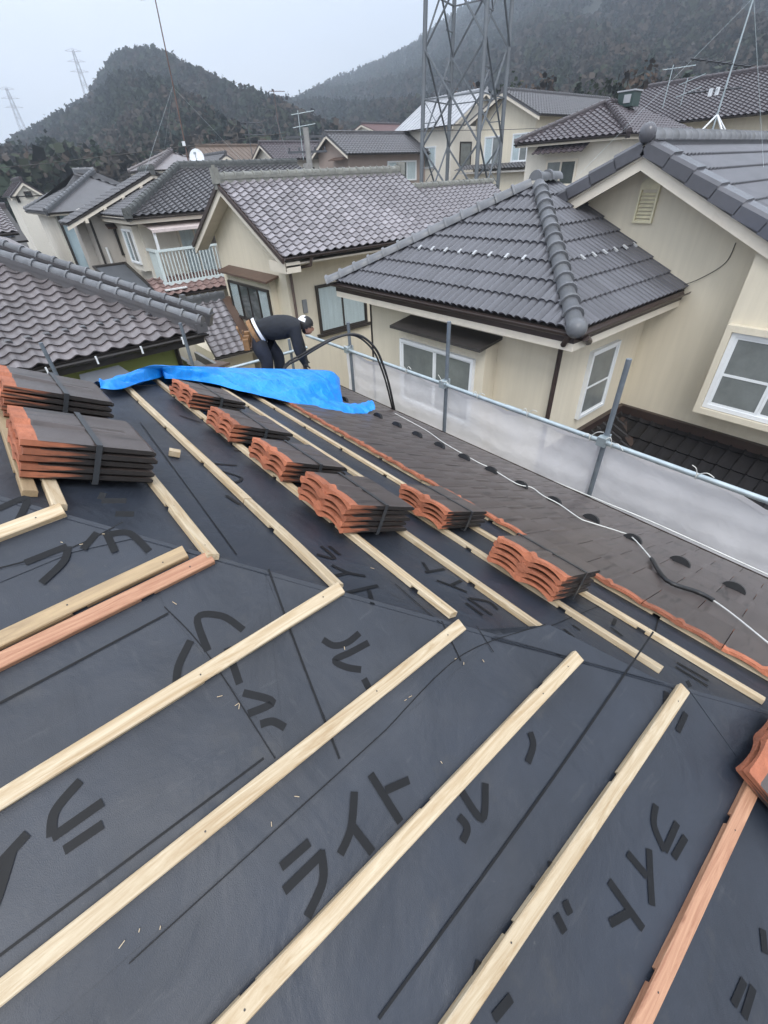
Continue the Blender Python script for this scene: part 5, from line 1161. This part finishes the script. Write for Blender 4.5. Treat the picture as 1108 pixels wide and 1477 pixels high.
def cls(c):
    if c.x > 2.955 and c.z > -1.66 and abs((c-Vector((2.9, 5.22, 0))).dot(lat)) < .11: return 2
    if c.z < -1.88 and c.x > 2.78: return 3
    if (c-Vector((2.49, 5.43, -1.48))).dot(fwd) < -.015 or (c.x < 2.76 and c.z < -1.62): return 1 if c.z > -2.09 else 4
    return 0
try:
    nm = skin_mesh('person', B, Ed, [JACKET, TROUSER, SKIN, RUBBER, RUBBER], cls)
    off = Vector((2.5, 5.42, -2.12))
    for v in nm.vertices: v.co -= off
    person = bpy.data.objects.new('person', nm); C.objects.link(person); person.location = off
except Exception as ex:
    raise
tag(person, 'worker in dark work clothes and white-backed cap bending over the blue tarp', 'person')
mb = MB(); ell(mb, hc+ha*.012, (.100, .090, .106), (ha, lat, -hd), cut=lambda p: (p-hc).dot(-hd)+.6*(p-hc).dot(ha) > -.04); mb.build('hair', HAIR, person)
mb = MB(); ell(mb, hc+ha*.016, (.108, .098, .114), (ha, lat, -hd), cut=lambda p: (p-hc).dot(-hd)+.15*(p-hc).dot(ha) > .024); mb.build('cap', HAIR, person)
mb = MB(); ell(mb, hc+ha*.018, (.113, .102, .118), (ha, lat, -hd), cut=lambda p: (p-hc).dot(-hd) > .035 and (p-hc).dot(ha) > .030); mb.build('cap_panel', WHITECL, person)
mb = MB(); fa = hc-ha*.084
ell(mb, fa+hd*.022-ha*.006, (.016, .012, .024), (-ha, lat, hd), 8); mb.build('nose', SKIN, person)
for s in (-1, 1):
    mb = MB(); ell(mb, hc+lat*.078*s+hd*.015+ha*.005, (.018, .008, .028), (ha, lat, hd), 8); mb.build('ear', SKIN, person)
    mb = MB(); ell(mb, fa+lat*.03*s-hd*.002+ha*.012, (.008, .013, .007), (-ha, lat, hd), 6); mb.build('eye', HAIR, person)
mb = MB(); ell(mb, fa+hd*.062+ha*.010, (.008, .022, .006), (-ha, lat, hd), 6); mb.build('mouth', CLAY, person)
mb = MB(); cw = Vector((2.475, 5.435, -1.478)); P = []; ax = (Vector((2.65, 5.35, -1.435))-Vector((2.42, 5.46, -1.535))).normalized(); un = lat.cross(ax).normalized()
for i in range(21):
    a = 2*math.pi*i/20
    for d in (-.010, .026): P.append(cw+ax*d+lat*math.cos(a)*.172+un*math.sin(a)*.160)
mb.add(P, [(2*i, 2*i+2, 2*i+3, 2*i+1) for i in range(20)], 0, True); mb.build('shirt_hem', WHITECL, person)
mb = MB(); cw = cw-ax*.055; P = []
for i in range(21):
    a = 2*math.pi*i/20
    for d in (-.025, .025): P.append(cw+ax*d+lat*math.cos(a)*.174+un*math.sin(a)*.165)
mb.add(P, [(2*i, 2*i+2, 2*i+3, 2*i+1) for i in range(20)], 0, True); mb.build('tool_belt', TAN, person)
for k, (a, b, c) in enumerate(((-.115, -.02, .0), (-.10, .10, .02), (-.13, -.10, -.02))):
    mb = MB(); o = cw+fwd*a+lat*b+Zu*(c-.05); mb.obox(o, fwd, lat, Zu, (-.035, -.035, -.09), (.035, .035, .035)); mb.obox(o, fwd, lat, Zu, (-.055, -.032, .02), (-.046, .032, .05)); mb.build('tool_pouch', TAN, person)
mb = MB(); mb.tube([cw+fwd*-.14+lat*-.06+Zu*-.12, cw+fwd*-.20+lat*-.06+Zu*.10], .011, 8); mb.tube([cw+fwd*-.19+lat*-.11+Zu*.085, cw+fwd*-.20+lat*-.01+Zu*.095], .013, 8); mb.build('hammer', TAN, person)
# ================================================================== lattice tower, poles, antennas
def lattice_tower(name, label, cx, cy, zb, zt, R, phi, az, lv, leg_r, br, mt, group=None, taper=.009, zref=0, arms=False):
    t = thing(name, label, 'lattice tower' if not arms else 'pylon', (cx, cy, zb), group)
    that = Vector((math.cos(az), -math.sin(az), 0)); rad = Vector((math.sin(az), math.cos(az), 0))
    def cor(k, z):
        a = phi+math.pi/2*k; q = R*max(.12, 1-taper*(z-zref)); return Vector((cx, cy, 0))+that*q*math.cos(a)+rad*q*math.sin(a)+Vector((0, 0, z))
    for k in range(4):
        mb = MB(); mb.tube([cor(k, zb), cor(k, (zb+zt)/2), cor(k, zt)], [leg_r, leg_r, leg_r*.8], 6); mb.build('leg', mt, t)
    for i in range(len(lv)-1):
        a, b = lv[i], lv[i+1]; m = (a+b)/2
        for k in range(4):
            j = (k+1) % 4; dk = cor(k, m)-cor(j, m); off = Vector((dk.y, -dk.x, 0)).normalized()*leg_r*.6
            for p, q, o in ((cor(k, a), cor(j, b), off), (cor(j, a), cor(k, b), -off)):
                mb = MB(); mb.bar(p+o, q+o, br, br*.35); mb.bar(p+o, q+o, br*.35, br); mb.build('brace', mt, t)
            mb = MB(); mb.bar(cor(k, m), cor(j, m), br, br*.5); mb.build('strut', mt, t)
            if not arms:
                for (c0, c1) in ((k, j), (j, k)):
                    for f in ((.25,) if (i+k) % 2 else (.75,)) if c0 == k else ():
                        zz = a+(b-a)*f; e = cor(c0, zz)*(1-(f if f < .5 else 1-f))+cor(c1, zz)*(f if f < .5 else 1-f)
                        mb = MB(); mb.bar(cor(c0, zz), e, br*.7, br*.4); mb.bar(e, cor(c0, m), br*.6, br*.3); mb.build('strut', mt, t)
    if arms:
        for z in (zt-1, zt-5.5, zt-10):
            mb = MB()
            for s in (-1, 1): mb.bar(Vector((cx, cy, z))-that*s*.3, Vector((cx, cy, z+.3))+that*s*(5.2 if z != zt-1 else 4), .18, .18); mb.bar(Vector((cx, cy, z+1.5)), Vector((cx, cy, z+.3))+that*s*4.5, .12, .12)
            mb.build('cross_arm', mt, t)
    return t
azt = math.radians(48.1)
lattice_tower('lattice_tower', 'tall steel lattice tower rising out of the picture among the houses', 30*math.sin(azt), 30*math.cos(azt), -9, 19, 2.18, math.radians(20.7), azt, [-9.4, -5.9, -2.4, 1.1, 4.6, 8.1, 11.6, 15.1, 18.6], .105, .085, PYLON)
lattice_tower('pylon', 'taller of two faint power pylons on the left hill ridge', 430*math.sin(math.radians(14.3)), 430*math.cos(math.radians(14.3)), 44, 69, 2.6, .6, math.radians(14.3), [44, 50, 56, 61, 65, 69], .13, .11, mat('pale_pylon_steel', (.40, .40, .43), r=.6), taper=.03, zref=44, arms=True)
lattice_tower('pylon', 'faint power pylon at the far left edge of the hill ridge', 470*math.sin(math.radians(8.6)), 470*math.cos(math.radians(8.6)), 32, 56, 2.6, .5, math.radians(8.6), [32, 38, 44, 49, 53, 56], .13, .11, mat('pale_pylon_steel', (.40, .40, .43), r=.6), taper=.03, zref=32, arms=True)

def yagi(root, p, d, L, n, el, m, name='antenna_head', r=.012):
    p, d = Vector(p), Vector(d).normalized(); s = d.cross(Zu).normalized(); mb = MB(); mb.tube([p-d*L*.3, p+d*L*.7], r*1.3, 5)
    for i in range(n):
        q = p-d*L*.3+d*L*(i+.3)/n; w_ = el*(1-.35*i/n); mb.tube([q-s*w_/2, q+s*w_/2], r*.7, 4)
    return mb.build(name, m, root)
RUSTM = mat('rusty_mast', (.11, .065, .055), r=.7, var=.3, vs=4)
am = thing('antenna_mast', 'tall thin rusty antenna mast rising against the sky at left', 'antenna', (9.42, 24.25, .3))
mb = MB(); mb.tube([(9.36, 24.25, .3), (9.50, 24.25, 3.0), (9.62, 24.25, 5.75)], [.030, .026, .02], 8); mb.build('mast', RUSTM, am)
yagi(am, (9.62, 24.25, 5.62), (-.8, -.5, -.25), 1.2, 6, .5, WHITE)
mb = MB(); mb.box((9.30, 24.15, 1.35), (9.40, 24.25, 1.5)); mb.build('booster_box', WHITE, am)
for e in ((6.9, 23.2, .2), (12.5, 24.5, .4), (9.0, 27.5, .2)):
    mb = MB(); mb.tube([(9.48, 24.25, 3.2), e], .004, 4); mb.build('guy_wire', STEEL, am)
ds = thing('satellite_dish', 'white satellite dish at the foot of the rusty mast', 'satellite dish', (9.55, 23.6, .55))
dn = Vector((-.45, -.8, .38)).normalized(); dx = dn.cross(Zu).normalized(); dy = dx.cross(dn); c = Vector((9.58, 23.7, .93)); V = [c-dn*.05]
for r_ in (.5, 1.0):
    for k in range(20): a = k*math.pi/10; V.append(c+dx*.30*r_*math.cos(a)+dy*.34*r_*math.sin(a)-dn*.05*(1-r_*r_))
mb = MB(); mb.add(V, [(0, 1+k, 1+(k+1) % 20) for k in range(20)]+[(1+k, 21+k, 21+(k+1) % 20, 1+(k+1) % 20) for k in range(20)], 0, True); mb.build('reflector', DISH, ds)
mb = MB(); mb.tube([c-dy*.33, c+dn*.36], .012, 6); mb.box(tuple(c+dn*.36-Vector((.04, .04, .04))), tuple(c+dn*.36+Vector((.04, .04, .04)))); mb.build('feed_arm', STEEL, ds)
mb = MB(); mb.tube([c-dn*.05, c-dn*.15+Vector((0, 0, -.1)), c-dn*.15+Vector((0, 0, -.5))], .024, 8); mb.build('bracket', STEEL, ds)
def tv_antenna(label, x, y, z0, z1, d, n=2, m=RUSTM, s=1.0):
    t = thing('tv_antenna', label, 'antenna', (x, y, z0)); mb = MB(); mb.tube([(x, y, z0), (x, y, z1)], .022*s, 6); mb.build('mast', m, t)
    for i in range(n): yagi(t, (x, y, z1-.15-.55*i*s), d, 1.3*s, 7, .55*s, m, r=.016*s)
    return t
tv_antenna('small dark TV antenna above the plain brown roof', 20.7, 40.2, 1.6, 3.7, (.9, -.4, 0), 2, PYLOND, 1.25)
tv_antenna('very thin distant mast in front of the hill saddle', 34.9, 60, 2.0, 8.2, (1, -.3, 0), 1, RUSTM, 1.4)
tv_antenna('pale TV antenna just left of the utility pole top', 19.7, 31.3, 1.0, 3.4, (.8, -.6, .1), 2, STEEL, 1.1)
tv_antenna('leaning pale pole antenna on the long maroon roof', 33.6, 15.35, 2.4, 4.1, (.2, -1, 0), 1, STEEL, 1.2)
tv_antenna('short forked antenna on the long maroon roof beside the leaning pole', 33.8, 14.5, 2.4, 3.5, (.3, -1, .3), 2, STEEL, .9)
ra_ = thing('tv_antenna', 'large TV antenna on a white tripod astride the ridge of the right house', 'antenna', (11.0, 4.05, .1))
tp = Vector((11.0, 4.06, .60))
for e in ((10.75, 4.28, .24), (11.0, 3.72, .12), (11.45, 3.85, .22)):
    mb = MB(); mb.tube([tp, Vector(e)], .016, 6); mb.build('tripod_leg', WHITE, ra_)
mb = MB(); mb.tube([(11.0, 4.06, .35), (11.0, 4.06, 2.6)], [.016, .010], 8); mb.build('mast', STEEL, ra_)
yagi(ra_, (11.0, 4.06, 1.22), (-.75, .5, .1), 1.1, 8, .34, PYLOND, r=.010); yagi(ra_, (11.0, 4.06, .92), (-.4, .9, .0), .8, 5, .5, PYLOND, r=.010)
for o in ((-.30, .10, .0), (-.14, .06, .02)):
    mb = MB(); q = Vector((11.0, 4.06, .88))+Vector(o); mb.box(tuple(q-Vector((.03, .02, .05))), tuple(q+Vector((.03, .02, .05)))); mb.build('reflector_plate', DISH, ra_)
for e in ((9.0, 5.6, -.4), (10.9, 3.0, -.25), (13.4, 3.9, .1)):
    mb = MB(); mb.tube([(11.0, 4.06, 1.95), e], .0018, 4); mb.build('guy_wire', STEEL, ra_)
up_ = thing('utility_pole', 'grey concrete utility pole with a transformer in front of the taupe house', 'utility pole', (13.5, 21.0, -8.5))
mb = MB(); mb.tube([(13.5, 21, -8.5), (13.5, 21, 1.75)], [.17, .12], 12); mb.build('pole', CONC, up_)
for z in (1.45, .95):
    mb = MB(); mb.bar((12.75, 21.45, z), (14.2, 20.58, z), .08, .08)
    for f in (.05, .3, .7, .95): q = Vector((12.75, 21.45, z))*(1-f)+Vector((14.2, 20.58, z))*f; mb.tube([q, q+Vector((0, 0, .16))], .035, 6)
    mb.build('cross_arm', PYLOND, up_)
mb = MB(); mb.tube([(13.25, 20.75, -.15), (13.25, 20.75, .55)], .2, 12); mb.build('transformer', CONC, up_)
mb = MB(); mb.box((13.36, 20.78, -.6), (13.62, 20.86, .0)); mb.build('sign_plate', mat('pale_blue_plate', (.42, .47, .55)), up_)
for i, (a, b) in enumerate((((12.8, 21.4, 1.6), (-30, 46, 3.0)), ((14.15, 20.6, 1.6), (60, 6, 6)), ((13.5, 21, 1.1), (26, 45, 4.5)))):
    P = [Vector(a)*(1-t/10)+Vector(b)*(t/10)+Vector((0, 0, -1.6*math.sin(math.pi*t/10))) for t in range(11)]
    mb = MB(); mb.tube(P, .011, 4); mb.build('cable', BRONZE, up_)

# ================================================================== hills and trees
PROF = [(-40, 2.0), (3.2, 2.2), (6.4, 3.0), (8.3, 3.9), (10.2, 4.7), (12.7, 5.75), (14.6, 6.6), (16.3, 8.05), (17.4, 8.85), (18.6, 9.15), (20, 9.3), (21.3, 9.05), (22, 8.75), (23.3, 8.1), (24.6, 7.45), (26.2, 6.8), (27.1, 6.5), (29.2, 6.35), (31.8, 6.2), (33.1, 6.55), (35.1, 7.2), (37.1, 7.7), (39.1, 8.2), (41, 8.7), (43.5, 9.5), (45.9, 10.6), (48.2, 11.6), (50.4, 12.5), (54.4, 14.5), (59.2, 15.2), (63.7, 15.3), (68.3, 15), (75, 14), (115, 9)]
def elev(a):
    for (a0, e0), (a1, e1) in zip(PROF, PROF[1:]):
        if a0 <= a <= a1: return e0+(e1-e0)*(a-a0)/(a1-a0)
    return 2
def ridge_r(a): t = min(1, max(0, (a-29)/10)); return 400+330*(t*t*(3-2*t))
def hill_z(a, r):
    R = ridge_r(a); H = R*math.tan(math.radians(elev(a)))-6.0; t = (r-78)/(R-78); z0 = -3.5
    if t <= 1:
        z = z0+(H-z0)*max(t, 0)**1.25
        ar = math.radians(a)*9; z += math.sin(ar*2.1+r*.021)*math.sin(r*.013+ar)*6.5*math.sin(math.pi*min(max(t, 0), 1))+math.sin(ar*5+r*.05)*2.2*math.sin(math.pi*min(max(t, 0), 1))
    else: z = H-(t-1)*R*.35
    return z
NA, NR = 170, 46; hv = []
for i in range(NA+1):
    a = -40+155*i/NA
    for j in range(NR+1):
        R = ridge_r(a); r = 78+(R*1.22-78)*(j/NR)**1.2; hv.append((r*math.sin(math.radians(a)), r*math.cos(math.radians(a)), hill_z(a, r)-1.2))
mb = MB(); mb.add(hv, [(i*(NR+1)+j, (i+1)*(NR+1)+j, (i+1)*(NR+1)+j+1, i*(NR+1)+j+1) for i in range(NA) for j in range(NR)], 0, True)
tag(mb.build('hills', mat('hill_undergrowth', (.030, .033, .027), r=1, var=.3, vs=.05)), 'wooded hills behind the town', None, kind='structure')
def leaf_mat():
    m = bpy.data.materials.new('foliage'); m.use_nodes = True; n = m.node_tree.nodes; l = m.node_tree.links; p = n['Principled BSDF']; p.inputs['Roughness'].default_value = .85; p.inputs['Specular IOR Level'].default_value = .1
    v = n.new('ShaderNodeAttribute'); v.attribute_name = 'crown_normal'; l.new(v.outputs['Vector'], p.inputs['Normal'])
    a = n.new('ShaderNodeAttribute'); a.attribute_name = 'tone'; l.new(a.outputs['Color'], p.inputs['Base Color']); return m
LEAF = leaf_mat()
def forest(name, T, nq, seed):
    """T rows: x, y, z base, height, width, r, g, b - crowns of many small leaf clumps in one mesh"""
    g = np.random.default_rng(seed); N = len(T); T = np.array(T)
    d = g.normal(size=(N, nq, 3)); d /= np.linalg.norm(d, axis=2, keepdims=True); rr = g.uniform(.45, 1.0, (N, nq, 1))**.6
    lob = 1+.28*np.sin(3*np.arctan2(d[..., 1], d[..., 0])+g.uniform(0, 6, (N, 1)))[..., None]*g.uniform(.3, 1, (N, 1, 1))
    p = d*rr*lob; con = T[:, 8][:, None]           # 0 round crown, 1 pointed crown
    zz = p[..., 2]; taper = np.where(con > .5, np.clip(1.15-(zz+1)*.5, .08, 1.2), 1.0)
    c = np.stack([T[:, 0:1]+p[..., 0]*taper*T[:, 4:5]*.5, T[:, 1:2]+p[..., 1]*taper*T[:, 4:5]*.5, T[:, 2:3]+T[:, 3:4]*(.56+.44*zz)], -1)
    s = (T[:, 4]*(1.8/math.sqrt(nq)))[:, None, None]*g.uniform(.55, 1.2, (N, nq, 1))
    e1 = g.normal(size=(N, nq, 3)); e1 /= np.linalg.norm(e1, axis=2, keepdims=True); e2 = np.cross(e1, d+.6*g.normal(size=(N, nq, 3))); e2 /= np.linalg.norm(e2, axis=2, keepdims=True)+1e-9
    q = np.stack([c-e1*s*.5-e2*s*.35, c+e1*s*.5-e2*s*.5, c+e1*s*.45+e2*s*.5, c-e1*s*.35+e2*s*.45], 2).reshape(-1, 3)
    me = bpy.data.meshes.new(name); nv = len(q); nf = nv//4
    me.vertices.add(nv); me.vertices.foreach_set('co', q.astype(np.float32).ravel()); me.loops.add(nv); me.loops.foreach_set('vertex_index', np.arange(nv, dtype=np.int32))
    me.polygons.add(nf); me.polygons.foreach_set('loop_start', np.arange(0, nv, 4, dtype=np.int32)); me.polygons.foreach_set('loop_total', np.full(nf, 4, dtype=np.int32))
    at = me.color_attributes.new('tone', 'FLOAT_COLOR', 'POINT'); col = np.ones((N, nq, 4, 4), np.float32)
    col[..., :3] = (T[:, None, None, 5:8]*g.uniform(.88, 1.12, (N, nq, 1, 1))); at.data.foreach_set('color', col.ravel())
    cn_ = np.stack([p[..., 0], p[..., 1], p[..., 2]*.8+.45], -1)+.22*d*0+.12*g.normal(size=(N, nq, 3)); cn_ /= np.linalg.norm(cn_, axis=2, keepdims=True)
    av = me.attributes.new('crown_normal', 'FLOAT_VECTOR', 'POINT'); av.data.foreach_set('vector', np.repeat(cn_.reshape(-1, 3), 4, axis=0).astype(np.float32).ravel())
    me.materials.append(LEAF); me.update(calc_edges=True); me.validate(); return me
rg = random.Random(11); near, far = [], []
TONES = [((.030, .043, .030), .7), ((.024, .036, .031), 1), ((.042, .050, .030), 0), ((.068, .052, .040), 0), ((.054, .046, .038), 0), ((.034, .047, .030), 0)]
for k in range(15500):
    a = rg.uniform(-2, 78); R = ridge_r(a); u = rg.random(); r = 80+(R*1.03-80)*(u**.75)
    z = hill_z(a, r); n1 = math.sin(a*.55+r*.018)+math.sin(a*1.3-r*.009+2)
    low = (r-80)/(R-80)
    if low < .35 and rg.random() < .62: tn, cn = TONES[rg.choice((3, 4, 2, 3))]
    elif n1 > .5: tn, cn = TONES[rg.choice((0, 1, 1, 5))]
    else: tn, cn = TONES[rg.choice((0, 2, 3, 5, 4, 0))]
    h = rg.uniform(5.5, 9)*(1.1 if cn > .5 else 1); wd = h*(rg.uniform(.45, .6) if cn > .5 else rg.uniform(.7, 1.0)); b = rg.uniform(.50, .68)*(1+.55*max(0, 1-(r-80)/200))
    row = (r*math.sin(math.radians(a)), r*math.cos(math.radians(a)), z-1.5, h, wd, tn[0]*b, tn[1]*b, tn[2]*b, cn)
    (near if r < 230 else far).append(row)
for nm, T, nq, sd in (('woodland', near, 150, 1), ('far_woodland', far, 55, 2)):
    o = bpy.data.objects.new(nm, forest(nm, T, nq, sd)); C.objects.link(o)
    tag(o, 'mixed evergreen and bare winter woodland covering the hills' if sd == 1 else 'hazy woodland on the upper slopes and the ridge line', None, kind='stuff')
# trees one can tell apart at the foot of the hill
BARK = mat('bark', (.075, .062, .05), r=.95, var=.3, vs=6, bump=.6, bs=20)
protos = []
for i, (tn, cn, nq) in enumerate((((.030, .042, .022), 0, 520), ((.022, .032, .022), 1, 520), ((.078, .054, .040), 0, 420))):
    me = forest('crown', [(0, 0, .6, 6.2, 4.6 if not cn else 3.2, *tn, cn)], nq, 20+i)
    mb = MB(); mb.tube([(0, 0, -5.5), (.1, 0, 1.5), (0, .1, 4.2), (.1, 0, 6.0)], [.20, .16, .09, .03], 7)
    for k in range(6):
        a = k*1.07; mb.tube([(.05, .03, 1.4+.5*k), (.8*math.cos(a), .8*math.sin(a), 2.3+.55*k), (1.5*math.cos(a+.2), 1.5*math.sin(a+.2), 3.1+.5*k)], [.07, .045, .015], 5)
    protos.append((me, mb.mesh('trunk', BARK)))
for a, el, r, i, s, lab in ((48.9, 5.4, 62, 2, .95, 'brownish bare-looking tree above the right slope of the broad cream gable'),
                        (52.2, 5.4, 64, 0, .9, 'rounded dark green tree next to the bare one above the broad cream gable'),
                        (54.9, 5.6, 66, 2, 1.05, 'tallest brown bare tree between the broad cream gable and the maroon pyramid roof'),
                        (58.2, 5.0, 60, 1, 1.0, 'pointed dark evergreen right behind the peak of the maroon pyramid roof'),
                        (60.5, 5.0, 62, 0, .95, 'round green tree behind the dark green roof box'),
                        (63.2, 5.5, 64, 2, 1.1, 'reddish brown bare tree above the left end of the long maroon roof'),
                        (66.5, 4.8, 62, 0, .9, 'low round green tree above the middle of the long maroon roof'),
                        (69.5, 4.4, 62, 2, .9, 'brown bare tree above the right end of the long maroon roof')):
    x, y = r*math.sin(math.radians(a)), r*math.cos(math.radians(a)); z = r*math.tan(math.radians(el+.95))-6.6*s
    t = thing('tree', lab, 'tree', (x, y, z), 'trees at the foot of the hill')
    for nm, me in zip(('crown', 'trunk'), protos[i]):
        o = bpy.data.objects.new(nm, me); C.objects.link(o); o.parent = t; o.scale = (s, s, s); o.rotation_euler = (0, 0, a)

# ================================================================== damp air
hz = MB(); hz.box((-420, -60, -10.5), (980, 900, 260)); 
hm = bpy.data.materials.new('damp_air'); hm.use_nodes = True; hn = hm.node_tree.nodes; hn.clear()
ho_ = hn.new('ShaderNodeOutputMaterial'); hv_ = hn.new('ShaderNodeVolumePrincipled'); hv_.inputs['Color'].default_value = (.78, .88, 1, 1); hv_.inputs['Density'].default_value = .0010; hv_.inputs['Anisotropy'].default_value = .15
hm.node_tree.links.new(hv_.outputs[0], ho_.inputs['Volume'])
tag(hz.build('haze', hm), 'thin damp winter haze', None, kind='stuff')

# everything above was written relative to the camera height: lift it so that the street is at zero
for o in C.objects:
    if o.parent is None and o.type not in ('CAMERA', 'LIGHT'): o.location.z += ZC
